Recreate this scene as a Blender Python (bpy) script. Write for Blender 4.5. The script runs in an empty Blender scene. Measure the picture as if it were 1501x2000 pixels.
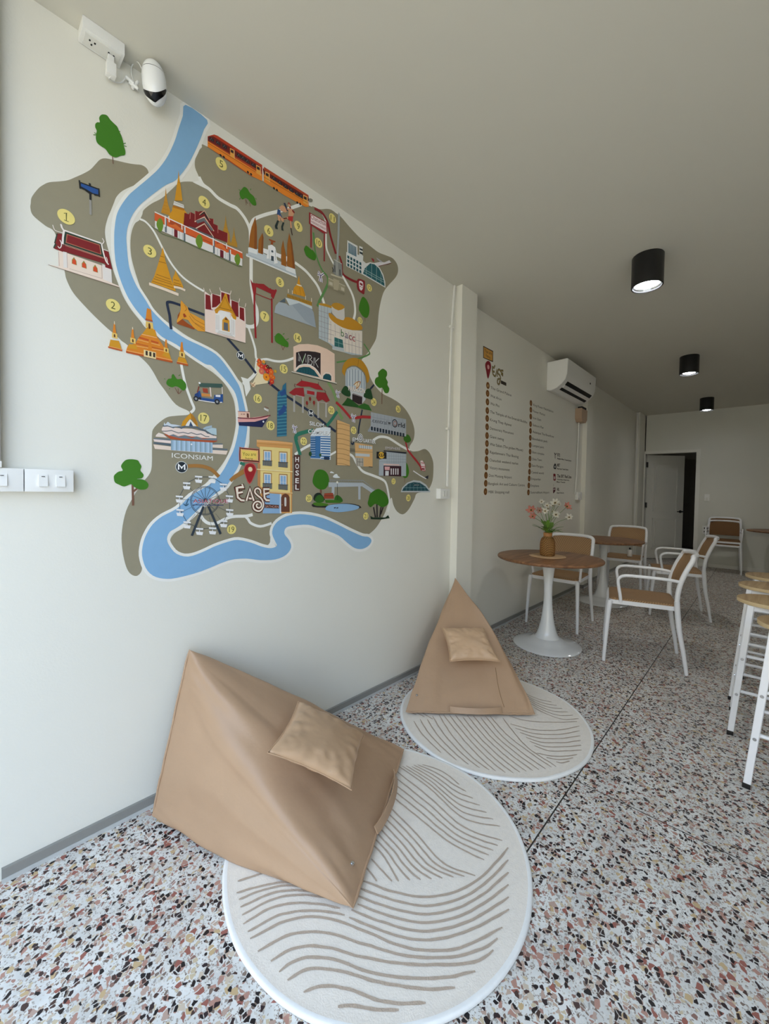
import bpy, bmesh, math, random
from mathutils import Vector, Matrix, noise
from mathutils.geometry import tessellate_polygon
random.seed(7)
SC = bpy.context.scene
COL = SC.collection
# ------------------------------------------------------------------ camera
YAW, PIT, ROL = 0.755689978, 0.0238574364, 0.0172522028
FPX, CX, CY, CAMH = 787.2716, 750.33, 976.22, 1.25
def _rot():
    R0 = Matrix(((0,-1,0),(0,0,-1),(1,0,0)))
    c,s = math.cos(YAW), math.sin(YAW); Ry = Matrix(((c,0,s),(0,1,0),(-s,0,c)))
    c,s = math.cos(PIT), math.sin(PIT); Rx = Matrix(((1,0,0),(0,c,-s),(0,s,c)))
    c,s = math.cos(ROL), math.sin(ROL); Rz = Matrix(((c,-s,0),(s,c,0),(0,0,1)))
    return Rz @ Rx @ Ry @ R0
RC = _rot(); RT = RC.transposed(); CAMP = Vector((0,0,CAMH))
def ray(x, y): return RT @ Vector(((x-CX)/FPX, (y-CY)/FPX, 1.0))
def atz(x, y, z=0.0): d = ray(x,y); return CAMP + d*((z-CAMH)/d.z)
def aty(x, y, Y): d = ray(x,y); return CAMP + d*(Y/d.y)
def atx(x, y, X): d = ray(x,y); return CAMP + d*(X/d.x)
cam = bpy.data.cameras.new('camera'); camo = bpy.data.objects.new('camera', cam); COL.objects.link(camo)
cam.sensor_fit = 'HORIZONTAL'; cam.sensor_width = 36.0; cam.lens = FPX*36.0/1501.0
cam.shift_x = (750.5-CX)/1501.0; cam.shift_y = (CY-1000.0)/1501.0
cam.clip_start = 0.02; cam.clip_end = 200
M = Matrix.Identity(4)
for i in range(3):
    M[i][0] = RC[0][i]; M[i][1] = -RC[1][i]; M[i][2] = -RC[2][i]; M[i][3] = CAMP[i]
camo.matrix_world = M
SC.camera = camo
# ------------------------------------------------------------------ light
SC.view_settings.view_transform = 'Standard'; SC.view_settings.look = 'None'
SC.view_settings.gamma = 1.0; SC.view_settings.use_curve_mapping = False
SC.view_settings.exposure = 0.74
W = bpy.data.worlds.new('sky'); SC.world = W; W.use_nodes = True
nt = W.node_tree; nt.nodes.clear()
wo = nt.nodes.new('ShaderNodeOutputWorld'); bg = nt.nodes.new('ShaderNodeBackground')
tc = nt.nodes.new('ShaderNodeTexCoord'); sp = nt.nodes.new('ShaderNodeSeparateXYZ')
rp = nt.nodes.new('ShaderNodeValToRGB')
rp.color_ramp.elements[0].position = 0.0; rp.color_ramp.elements[0].color = (0.60,0.76,1.0,1)
rp.color_ramp.elements[1].position = 0.6; rp.color_ramp.elements[1].color = (0.57,0.74,1.0,1)
nt.links.new(tc.outputs['Generated'], sp.inputs[0]); nt.links.new(sp.outputs['Z'], rp.inputs[0])
nt.links.new(rp.outputs[0], bg.inputs[0]); bg.inputs[1].default_value = 2.3
nt.links.new(bg.outputs[0], wo.inputs[0])
pl = bpy.data.lights.new('daylight_opening', 'AREA'); pl.shape = 'RECTANGLE'; pl.size = 3.75; pl.size_y = 2.7
plo = bpy.data.objects.new('daylight_opening', pl); COL.objects.link(plo)
plo.location = (-0.32, -0.27, 1.37); plo.rotation_euler = (math.radians(90), 0, math.radians(-90)); pl.energy = 1.0
try: pl.cycles.is_portal = True
except Exception: pass

sun = bpy.data.lights.new('sun', 'SUN'); sun.energy = 8.5; sun.color = (1.0,.91,.78); sun.angle = math.radians(1)
suno = bpy.data.objects.new('sun', sun); COL.objects.link(suno)
suno.rotation_euler = Vector((-.50,.12,-.86)).to_track_quat('-Z','Y').to_euler()   # high sun behind the shop: lights the street only
# ------------------------------------------------------------------ materials
def lin(c):
    if isinstance(c, str): c = [int(c[i:i+2],16)/255 for i in (0,2,4)]
    return tuple((v/12.92 if v <= .04045 else ((v+.055)/1.055)**2.4) for v in c) + (1,)
MATS = {}
def mat(name, col, rough=.6, metal=0, var=.04, nscale=20, bump=0, bscale=80, emit=None, coat=0):
    if name in MATS: return MATS[name]
    m = bpy.data.materials.new(name); m.use_nodes = True; MATS[name] = m
    n = m.node_tree; b = n.nodes['Principled BSDF']; L = n.links
    b.inputs['Roughness'].default_value = rough; b.inputs['Metallic'].default_value = metal
    if coat: b.inputs['Coat Weight'].default_value = coat
    c = lin(col)
    tcn = n.nodes.new('ShaderNodeTexCoord')
    nz = n.nodes.new('ShaderNodeTexNoise'); nz.inputs['Scale'].default_value = nscale; nz.inputs['Detail'].default_value = 3
    L.new(tcn.outputs['Object'], nz.inputs['Vector'])
    mx = n.nodes.new('ShaderNodeMix'); mx.data_type = 'RGBA'
    mx.inputs['A'].default_value = tuple(v*(1-var) for v in c[:3])+(1,)
    mx.inputs['B'].default_value = tuple(min(1,v*(1+var)) for v in c[:3])+(1,)
    L.new(nz.outputs['Fac'], mx.inputs['Factor']); L.new(mx.outputs['Result'], b.inputs['Base Color'])
    if bump:
        n2 = n.nodes.new('ShaderNodeTexNoise'); n2.inputs['Scale'].default_value = bscale; n2.inputs['Detail'].default_value = 4
        L.new(tcn.outputs['Object'], n2.inputs['Vector'])
        bp = n.nodes.new('ShaderNodeBump'); bp.inputs['Strength'].default_value = bump; bp.inputs['Distance'].default_value = .01
        L.new(n2.outputs['Fac'], bp.inputs['Height']); L.new(bp.outputs[0], b.inputs['Normal'])
    if emit:
        b.inputs['Emission Color'].default_value = lin(emit[0]); b.inputs['Emission Strength'].default_value = emit[1]
    return m
def paint(hexc): return mat('paint_'+hexc, hexc, rough=.62, var=.03, nscale=35)
def terrazzo():
    m = bpy.data.materials.new('terrazzo'); m.use_nodes = True; n = m.node_tree; L = n.links
    b = n.nodes['Principled BSDF']; b.inputs['Roughness'].default_value = .38; b.inputs['Specular IOR Level'].default_value = .35
    g = n.nodes.new('ShaderNodeNewGeometry')
    dn = n.nodes.new('ShaderNodeTexNoise'); dn.inputs['Scale'].default_value = 45; dn.inputs['Detail'].default_value = 2
    L.new(g.outputs['Position'], dn.inputs['Vector'])
    sc = n.nodes.new('ShaderNodeVectorMath'); sc.operation = 'MULTIPLY_ADD'
    sc.inputs[1].default_value = (.012,.012,0); L.new(dn.outputs['Color'], sc.inputs[0]); L.new(g.outputs['Position'], sc.inputs[2])
    fl = n.nodes.new('ShaderNodeVectorMath'); fl.operation = 'MULTIPLY'; fl.inputs[1].default_value = (1,1,0)
    L.new(sc.outputs[0], fl.inputs[0]); pos = fl.outputs[0]
    bn = n.nodes.new('ShaderNodeTexNoise'); bn.inputs['Scale'].default_value = 7; bn.inputs['Detail'].default_value = 6; L.new(pos, bn.inputs['Vector'])
    base = n.nodes.new('ShaderNodeValToRGB'); e = base.color_ramp.elements
    e[0].position = .35; e[0].color = lin('c6c5c1'); e[1].position = .65; e[1].color = lin('e2e2de')
    L.new(bn.outputs['Fac'], base.inputs[0]); cur = base.outputs[0]
    # (voronoi scale, share of cells that are a chip, chip size, palette, seed offset)
    layers = [(210,.50,.26,[(0,'a39d95'),(.3,'c9c4ba'),(.55,'9a8d82'),(.8,'dedbd5')],3.0),
              (105,.30,.22,[(0,'7c6c62'),(.2,'bfa896'),(.4,'a88478'),(.58,'c8b99c'),(.75,'8c6c62'),(.9,'a5a29e')],9.0),
              (66,.24,.18,[(0,'b0887a'),(.25,'c2a981'),(.45,'985f54'),(.65,'b59c8e'),(.85,'c9bba8')],17.0),
              (84,.21,.20,[(0,'241d1f'),(.35,'33272a'),(.6,'4a3733'),(.8,'1d1a1d')],31.0)]
    for vs, share, size, pal, off in layers:
        ad = n.nodes.new('ShaderNodeVectorMath'); ad.operation = 'ADD'; ad.inputs[1].default_value = (off, off*1.7, 0); L.new(pos, ad.inputs[0])
        v = n.nodes.new('ShaderNodeTexVoronoi'); v.voronoi_dimensions = '2D'; v.feature = 'F1'; v.inputs['Scale'].default_value = vs; v.inputs['Randomness'].default_value = 1
        L.new(ad.outputs[0], v.inputs['Vector'])
        ve = n.nodes.new('ShaderNodeTexVoronoi'); ve.voronoi_dimensions = '2D'; ve.feature = 'DISTANCE_TO_EDGE'; ve.inputs['Scale'].default_value = vs; ve.inputs['Randomness'].default_value = 1
        L.new(ad.outputs[0], ve.inputs['Vector'])
        s3 = n.nodes.new('ShaderNodeSeparateColor'); L.new(v.outputs['Color'], s3.inputs[0])
        lt = n.nodes.new('ShaderNodeMath'); lt.operation = 'LESS_THAN'; lt.inputs[1].default_value = share; L.new(s3.outputs[0], lt.inputs[0])
        th = n.nodes.new('ShaderNodeMath'); th.operation = 'MULTIPLY_ADD'; th.inputs[1].default_value = size*.7; th.inputs[2].default_value = size*.18; L.new(s3.outputs[1], th.inputs[0])
        gt = n.nodes.new('ShaderNodeMath'); gt.operation = 'GREATER_THAN'; L.new(ve.outputs['Distance'], gt.inputs[0]); L.new(th.outputs[0], gt.inputs[1])
        mk = n.nodes.new('ShaderNodeMath'); mk.operation = 'MULTIPLY'; L.new(lt.outputs[0], mk.inputs[0]); L.new(gt.outputs[0], mk.inputs[1])
        cr = n.nodes.new('ShaderNodeValToRGB'); cr.color_ramp.interpolation = 'CONSTANT'
        el = cr.color_ramp.elements; el[0].position = 0; el[0].color = lin(pal[0][1]); el[1].position = pal[1][0]; el[1].color = lin(pal[1][1])
        for p_, c_ in pal[2:]: q = el.new(p_); q.color = lin(c_)
        L.new(s3.outputs[2], cr.inputs[0])
        mx = n.nodes.new('ShaderNodeMix'); mx.data_type = 'RGBA'
        L.new(mk.outputs[0], mx.inputs['Factor']); L.new(cur, mx.inputs['A']); L.new(cr.outputs[0], mx.inputs['B']); cur = mx.outputs['Result']
    # brass-dark divider strips let into the floor
    s = n.nodes.new('ShaderNodeSeparateXYZ'); L.new(g.outputs['Position'], s.inputs[0])
    def near(sock, val, w):
        a = n.nodes.new('ShaderNodeMath'); a.operation = 'SUBTRACT'; L.new(sock, a.inputs[0]); a.inputs[1].default_value = val
        b_ = n.nodes.new('ShaderNodeMath'); b_.operation = 'ABSOLUTE'; L.new(a.outputs[0], b_.inputs[0])
        c_ = n.nodes.new('ShaderNodeMath'); c_.operation = 'LESS_THAN'; L.new(b_.outputs[0], c_.inputs[0]); c_.inputs[1].default_value = w
        return c_.outputs[0]
    l1 = near(s.outputs['Y'], .5665, .0026); l2 = near(s.outputs['X'], 1.843, .0022)
    ls = n.nodes.new('ShaderNodeMath'); ls.operation = 'LESS_THAN'; L.new(s.outputs['Y'], ls.inputs[0]); ls.inputs[1].default_value = .5665
    m2 = n.nodes.new('ShaderNodeMath'); m2.operation = 'MULTIPLY'; L.new(l2, m2.inputs[0]); L.new(ls.outputs[0], m2.inputs[1])
    mm = n.nodes.new('ShaderNodeMath'); mm.operation = 'MAXIMUM'; L.new(l1, mm.inputs[0]); L.new(m2.outputs[0], mm.inputs[1])
    mx = n.nodes.new('ShaderNodeMix'); mx.data_type = 'RGBA'; L.new(mm.outputs[0], mx.inputs['Factor']); L.new(cur, mx.inputs['A']); mx.inputs['B'].default_value = lin('2b2826')
    L.new(mx.outputs['Result'], b.inputs['Base Color'])
    return m
def weave(name, c1, c2, k=420):
    m = bpy.data.materials.new(name); m.use_nodes = True; n = m.node_tree; L = n.links; b = n.nodes['Principled BSDF']
    b.inputs['Roughness'].default_value = .7
    t = n.nodes.new('ShaderNodeTexCoord'); s = n.nodes.new('ShaderNodeSeparateXYZ'); L.new(t.outputs['Object'], s.inputs[0])
    def sn(sock, mul):
        a = n.nodes.new('ShaderNodeMath'); a.operation = 'MULTIPLY'; L.new(sock, a.inputs[0]); a.inputs[1].default_value = mul
        q = n.nodes.new('ShaderNodeMath'); q.operation = 'SINE'; L.new(a.outputs[0], q.inputs[0]); return q.outputs[0]
    yz = n.nodes.new('ShaderNodeMath'); yz.operation = 'ADD'; L.new(s.outputs['Y'], yz.inputs[0]); L.new(s.outputs['Z'], yz.inputs[1])
    p = n.nodes.new('ShaderNodeMath'); p.operation = 'MULTIPLY'; L.new(sn(s.outputs['X'], k), p.inputs[0]); L.new(sn(yz.outputs[0], k), p.inputs[1])
    r = n.nodes.new('ShaderNodeMapRange'); r.inputs['From Min'].default_value = -1; L.new(p.outputs[0], r.inputs['Value'])
    mx = n.nodes.new('ShaderNodeMix'); mx.data_type = 'RGBA'; mx.inputs['A'].default_value = lin(c1); mx.inputs['B'].default_value = lin(c2)
    L.new(r.outputs[0], mx.inputs['Factor']); L.new(mx.outputs['Result'], b.inputs['Base Color'])
    bp = n.nodes.new('ShaderNodeBump'); bp.inputs['Strength'].default_value = .6; bp.inputs['Distance'].default_value = .003
    L.new(r.outputs[0], bp.inputs['Height']); L.new(bp.outputs[0], b.inputs['Normal'])
    return m
def wood(name, c1, c2, stretch=(3,40,40), scale=1.0, rough=.5):
    m = bpy.data.materials.new(name); m.use_nodes = True; n = m.node_tree; L = n.links; b = n.nodes['Principled BSDF']
    b.inputs['Roughness'].default_value = rough
    t = n.nodes.new('ShaderNodeTexCoord'); mp = n.nodes.new('ShaderNodeMapping'); mp.inputs['Scale'].default_value = stretch
    mp.inputs['Rotation'].default_value = (0,0,.6)
    L.new(t.outputs['Object'], mp.inputs[0])
    nz = n.nodes.new('ShaderNodeTexNoise'); nz.inputs['Scale'].default_value = scale; nz.inputs['Detail'].default_value = 8; nz.inputs['Distortion'].default_value = .4
    L.new(mp.outputs[0], nz.inputs['Vector'])
    r = n.nodes.new('ShaderNodeValToRGB'); r.color_ramp.elements[0].position = .35; r.color_ramp.elements[0].color = lin(c1)
    r.color_ramp.elements[1].position = .68; r.color_ramp.elements[1].color = lin(c2)
    L.new(nz.outputs['Fac'], r.inputs[0]); L.new(r.outputs[0], b.inputs['Base Color'])
    return m
M_wall = mat('wall_paint', 'e9e7dc', rough=.75, var=.012, nscale=3, bump=.05, bscale=160)
M_ceil = mat('ceiling_paint', 'd5d2c5', rough=.85, var=.015, nscale=2)
M_end = mat('end_wall_paint', 'dcdcd3', rough=.8, var=.012, nscale=3)
M_floor = terrazzo()
M_base = mat('grey_skirting', '8e8d88', rough=.45, var=.05, nscale=8)
M_lip = mat('pale_skirting_lip', 'c4c6c4', rough=.4)
M_trimw = mat('white_gloss_trim', 'e4e3dc', rough=.4, var=.02)
M_white = mat('white_plastic', 'eeeeea', rough=.35, var=.01)
M_black = mat('black_metal', '101011', rough=.42, var=.05)
M_metalw = mat('white_powder_coat', 'f0f1f4', rough=.32, var=.01)
M_dark = mat('dark_gap', '0c0c0c', rough=.7)
M_chrome = mat('chrome', 'c8c8c8', rough=.18, metal=1)
M_leather = mat('tan_leatherette', 'b09174', rough=.42, var=.05, nscale=9, bump=.22, bscale=14)
M_leather2 = mat('light_tan_leatherette', 'c6a584', rough=.44, var=.05, nscale=9, bump=.12, bscale=26)
M_seam = mat('brown_thread', '8d6f4e', rough=.7)
M_wicker = weave('rattan_weave', '795a3c', 'bf9a70', 380)
M_wick2 = weave('dark_rattan_weave', '5c3f24', '8f6638', 330)
M_twood = wood('walnut_table_top', '6d4a30', '9a6f4c', rough=.45)
M_swood = wood('pale_oak_seat', 'a58760', 'c7ab80', rough=.55)
M_edge = mat('oak_edge', 'd0b88e', rough=.6)
# ------------------------------------------------------------------ mesh helpers
def new_obj(name, bm, mats, parent=None, smooth=False, auto=None):
    me = bpy.data.meshes.new(name); bmesh.ops.recalc_face_normals(bm, faces=bm.faces[:]); bm.to_mesh(me); bm.free()
    o = bpy.data.objects.new(name, me); COL.objects.link(o)
    for m in (mats if isinstance(mats, (list,tuple)) else [mats]): me.materials.append(m)
    if smooth:
        for p in me.polygons: p.use_smooth = True
        if auto is not None:
            try: me.set_sharp_from_angle(angle=math.radians(auto))
            except Exception: pass
    if parent is not None: o.parent = parent
    return o
def tag(o, label=None, cat=None, group=None, kind=None):
    if label: o['label'] = label
    if cat: o['category'] = cat
    if group: o['group'] = group
    if kind: o['kind'] = kind
    return o
def empty(name, loc=(0,0,0), rz=0):
    o = bpy.data.objects.new(name, None); COL.objects.link(o); o.location = loc; o.rotation_euler = (0,0,rz); o.empty_display_size = .1
    return o
def copy_tree(o, parent=None):
    c = o.copy(); COL.objects.link(c); c.parent = parent
    for ch in list(o.children): copy_tree(ch, c)
    return c
def box(bm, x0, x1, y0, y1, z0, z1, bev=0, mi=0):
    vs = [bm.verts.new(p) for p in ((x0,y0,z0),(x1,y0,z0),(x1,y1,z0),(x0,y1,z0),(x0,y0,z1),(x1,y0,z1),(x1,y1,z1),(x0,y1,z1))]
    fs = [bm.faces.new([vs[i] for i in q]) for q in ((0,3,2,1),(4,5,6,7),(0,1,5,4),(1,2,6,5),(2,3,7,6),(3,0,4,7))]
    for f in fs: f.material_index = mi
    if bev:
        es = list({e for f in fs for e in f.edges}); r = bmesh.ops.bevel(bm, geom=es, offset=bev, segments=2, profile=.7, affect='EDGES')
        for f in r['faces']: f.material_index = mi
def boxo(name, dims, m, parent=None, bev=0):
    bm = bmesh.new(); box(bm, *dims, bev=bev); return new_obj(name, bm, m, parent, smooth=bool(bev), auto=40)
def catmull(pts, n=6, closed=False):
    P = [Vector(p) for p in pts]; out = []; N = len(P); rng = N if closed else N-1
    for i in range(rng):
        if closed: p0,p1,p2,p3 = P[(i-1)%N],P[i],P[(i+1)%N],P[(i+2)%N]
        else: p0,p1,p2,p3 = P[max(i-1,0)],P[i],P[i+1],P[min(i+2,N-1)]
        for k in range(n):
            t = k/n; out.append(.5*((2*p1)+(p2-p0)*t+(2*p0-5*p1+4*p2-p3)*t*t+(3*p1-p0-3*p2+p3)*t**3))
    if not closed: out.append(P[-1].copy())
    return out
def tube(bm, pts, r, n=10, closed=False, mi=0, cap=True, flat=1.0):
    P = [Vector(p) for p in pts]; N = len(P)
    R = r if isinstance(r, (list,tuple)) else [r]*N
    rings = []; prev = None
    for i in range(N):
        a = P[i-1] if (i > 0 or closed) else P[i]; b = P[(i+1)%N] if (i < N-1 or closed) else P[i]
        t = (b-a).normalized()
        if prev is None:
            up = Vector((0,0,1)) if abs(t.z) < .9 else Vector((1,0,0)); u = t.cross(up).normalized()
        else:
            u = (prev - t*prev.dot(t)); u = u.normalized() if u.length > 1e-6 else prev
        prev = u; v = t.cross(u)
        rings.append([bm.verts.new(P[i] + (u*math.cos(2*math.pi*k/n) + v*math.sin(2*math.pi*k/n)*flat)*R[i]) for k in range(n)])
    for i in range(N if closed else N-1):
        a, b = rings[i], rings[(i+1)%N]
        for k in range(n): bm.faces.new((a[k],a[(k+1)%n],b[(k+1)%n],b[k])).material_index = mi
    if cap and not closed:
        bm.faces.new(rings[0][::-1]).material_index = mi; bm.faces.new(rings[-1]).material_index = mi
def lathe(bm, prof, n=48, cx=0, cy=0, mi=0, cap=True):
    rings = []
    for r, z in prof: rings.append([bm.verts.new((cx+r*math.cos(2*math.pi*k/n), cy+r*math.sin(2*math.pi*k/n), z)) for k in range(n)])
    for a, b in zip(rings, rings[1:]):
        for k in range(n): bm.faces.new((a[k],a[(k+1)%n],b[(k+1)%n],b[k])).material_index = mi
    if cap:
        bm.faces.new(rings[0][::-1]).material_index = mi; bm.faces.new(rings[-1]).material_index = mi
def tubeo(name, pts, r, m, parent=None, n=10, closed=False, flat=1.0):
    bm = bmesh.new(); tube(bm, pts, r, n, closed, flat=flat); return new_obj(name, bm, m, parent, smooth=True, auto=50)
# ------------------------------------------------------------------ room
CEIL = 2.766; XE = 9.09; YR = -2.15; X0 = -0.3
bm = bmesh.new()
prof = [(X0,1.71),(2.544,1.71),(2.544,1.651),(2.756,1.651),(2.756,1.77),(5.66,1.77),(5.66,1.715),(5.87,1.715),(5.87,1.77),(8.62,1.77),(8.62,1.705),(XE,1.705)]
poly = prof + [(XE,1.95),(X0,1.95)]
lo = [bm.verts.new((x,y,0)) for x,y in poly]; hi = [bm.verts.new((x,y,CEIL)) for x,y in poly]
for i in range(len(poly)):
    j = (i+1)%len(poly); bm.faces.new((lo[i],lo[j],hi[j],hi[i]))
tag(new_obj('wall_left', bm, M_wall), kind='structure')
tag(boxo('floor', (X0, 11.6, YR-.1, 2.5, -.1, 0), M_floor), kind='structure')
tag(boxo('ceiling', (X0, XE, YR-.1, 2.0, CEIL, CEIL+.1), M_ceil), kind='structure')
tag(boxo('wall_right', (X0, XE, YR-.15, YR, 0, CEIL), mat('right_wall_paint','c4c1b6',rough=.8)), kind='structure')
bm = bmesh.new(); DY0, DY1, DZ = .904, 1.69, 2.033
box(bm, XE, XE+.12, YR, DY0, 0, CEIL); box(bm, XE, XE+.12, DY0, 1.71, DZ, CEIL); box(bm, XE, XE+.12, DY1, 2.3, 0, CEIL+.1)
tag(new_obj('wall_back', bm, M_end), kind='structure')
# storefront: header, jambs and a low pavement outside
tag(boxo('trim_1', (-.42, -.3, YR, 1.95, 2.68, CEIL+.1), M_trimw), kind='structure')
tag(boxo('ground', (-14, X0, -9, 9, -.12, -.02), mat('pavement_concrete','aca596',rough=.9,var=.08,nscale=3)), kind='structure')
tag(boxo('wall_street_added', (-10.5,-10,-14,14,-.1,6.0), mat('facade_added','a39e90',rough=.9)), kind='structure')  # unseen facade, added to cut the low sky light reaching deep inside
tag(boxo('wall_outside', (-.42, -.3, 1.71, 5, 0, 3.2), M_wall), kind='structure')
# skirting along the left wall, stepping round the pilasters
def skirting(name, path, h=.043, d=.012):
    bm = bmesh.new()
    for (x0,y0),(x1,y1) in path:
        if abs(y0-y1) < 1e-6:
            box(bm, x0, x1, y0-d, y0, 0, h, mi=0); box(bm, x0, x1, y0-d-.004, y0-d, 0, .013, mi=1)
        else:
            box(bm, x0-d, x0, min(y0,y1), max(y0,y1), 0, h, mi=0)
    return tag(new_obj(name, bm, [M_base, M_lip]), kind='structure')
skirting('baseboard_left', [((.09,1.71),(2.544,1.71)),((2.544,1.651),(2.544,1.71)),((2.544,1.651),(2.756,1.651)),((2.756,1.77),(5.66,1.77)),((5.66,1.715),(5.66,1.77)),((5.66,1.715),(5.87,1.715)),((5.87,1.77),(8.62,1.77)),((8.62,1.705),(9.07,1.705))])
bm = bmesh.new(); box(bm, XE-.014, XE, YR, DY0-.07, 0, .06); tag(new_obj('baseboard_back', bm, M_trimw), kind='structure')
# back room seen through the door
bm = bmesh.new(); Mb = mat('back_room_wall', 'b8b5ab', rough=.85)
XB = 10.7
box(bm, XB, XB+.1, -.2, .72, 0, 2.766); box(bm, XB, XB+.1, 1.9, 2.2, 0, 2.766)
N = 14; y0, y1, zs = .72, 1.9, 1.62; r = (y1-y0)/2
for k in range(N):
    a0 = math.pi*k/N; a1 = math.pi*(k+1)/N
    p0 = ((y0+r)-r*math.cos(a0), zs+.42*math.sin(a0)); p1 = ((y0+r)-r*math.cos(a1), zs+.42*math.sin(a1))
    v = [bm.verts.new(q) for q in ((XB,p0[0],p0[1]),(XB,p1[0],p1[1]),(XB,p1[0],2.766),(XB,p0[0],2.766),(XB+.1,p0[0],p0[1]),(XB+.1,p1[0],p1[1]),(XB+.1,p1[0],2.766),(XB+.1,p0[0],2.766))]
    for q in ((0,1,2,3),(4,7,6,5),(0,4,5,1),(3,2,6,7)): bm.faces.new([v[i] for i in q])
box(bm, XE+.12, 12.2, 2.2, 2.3, 0, 2.766); box(bm, XE+.12, 12.2, -.3, -.2, 0, 2.766); box(bm, 12.2, 12.3, -.3, 2.3, 0, 2.766); box(bm, XE+.12, 12.3, -.3, 2.3, 2.766, 2.85)
tag(new_obj('wall_hallway', bm, Mb), kind='structure')
tag(boxo('floor_hallway', (11.6, 12.4, -.4, 2.5, -.1, 0), Mb), kind='structure')
# door: frame, leaf standing open into the hallway, hinges, lever
door = empty('door_1', (XE, 1.0, 0)); tag(door, kind='structure')
def rel(o): o.matrix_parent_inverse = Matrix.Translation((-XE,-1.0,0)); return o
bm = bmesh.new()
box(bm, XE-.018, XE+.13, DY0-.055, DY0+.005, 0, DZ+.05); box(bm, XE-.018, XE+.13, DY1-.004, DY1+.055, 0, DZ+.05); box(bm, XE-.018, XE+.13, DY0+.005, DY1-.004, DZ-.004, DZ+.05)
rel(new_obj('door_frame', bm, M_trimw, door))
TH = math.radians(47)
def leafpt(s, d, z):  # s along leaf from the hinge, d in front of it
    return (XE+.12+s*math.sin(TH)-d*math.cos(TH), DY1-.015-s*math.cos(TH)-d*math.sin(TH), z)
def leafbox(bm, s0, s1, d0, d1, z0, z1, mi=0):
    vs = [bm.verts.new(leafpt(*p)) for p in ((s0,d0,z0),(s1,d0,z0),(s1,d1,z0),(s0,d1,z0),(s0,d0,z1),(s1,d0,z1),(s1,d1,z1),(s0,d1,z1))]
    for q in ((0,3,2,1),(4,5,6,7),(0,1,5,4),(1,2,6,5),(2,3,7,6),(3,0,4,7)): bm.faces.new([vs[i] for i in q]).material_index = mi
bm = bmesh.new(); leafbox(bm, 0, .76, -.038, 0, .01, DZ-.012)
for z0, z1 in ((.2,.80),(.93,1.86)):
    for s0,s1,a,b in ((.13,.63,z0,z0+.02),(.13,.63,z1-.02,z1),(.13,.15,z0,z1),(.61,.63,z0,z1)): leafbox(bm, s0, s1, 0, .016, a, b)
    leafbox(bm, .19, .57, 0, .012, z0+.06, z1-.06)
leaf = rel(new_obj('door_leaf', bm, M_trimw, door))
bm = bmesh.new(); tube(bm, [leafpt(.70,.0,.93), leafpt(.70,.05,.93)], .013); tube(bm, [leafpt(.72,.05,.93), leafpt(.60,.052,.93)], .009); tube(bm, [leafpt(.70,.0,.93), leafpt(.70,.008,.93)], .027, n=16)
hd = new_obj('door_handle', bm, M_black, leaf, smooth=True, auto=40); hd['label'] = 'black lever handle'
for z in (.25,1.05,1.83):
    bm = bmesh.new(); box(bm, XE+.06, XE+.125, DY1-.03, DY1-.005, z-.05, z+.05); rel(new_obj('hinge', bm, M_black, door))
# ------------------------------------------------------------------ furniture
def thing(name, loc, label, cat, group=None, rz=0):
    return tag(empty(name, loc, rz), label, cat, group)
def wp(o, root):   # parent an object whose mesh is in world coordinates
    o.parent = root; o.matrix_parent_inverse = (Matrix.Translation(root.location) @ Matrix.Rotation(root.rotation_euler.z, 4, 'Z')).inverted(); return o
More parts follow.
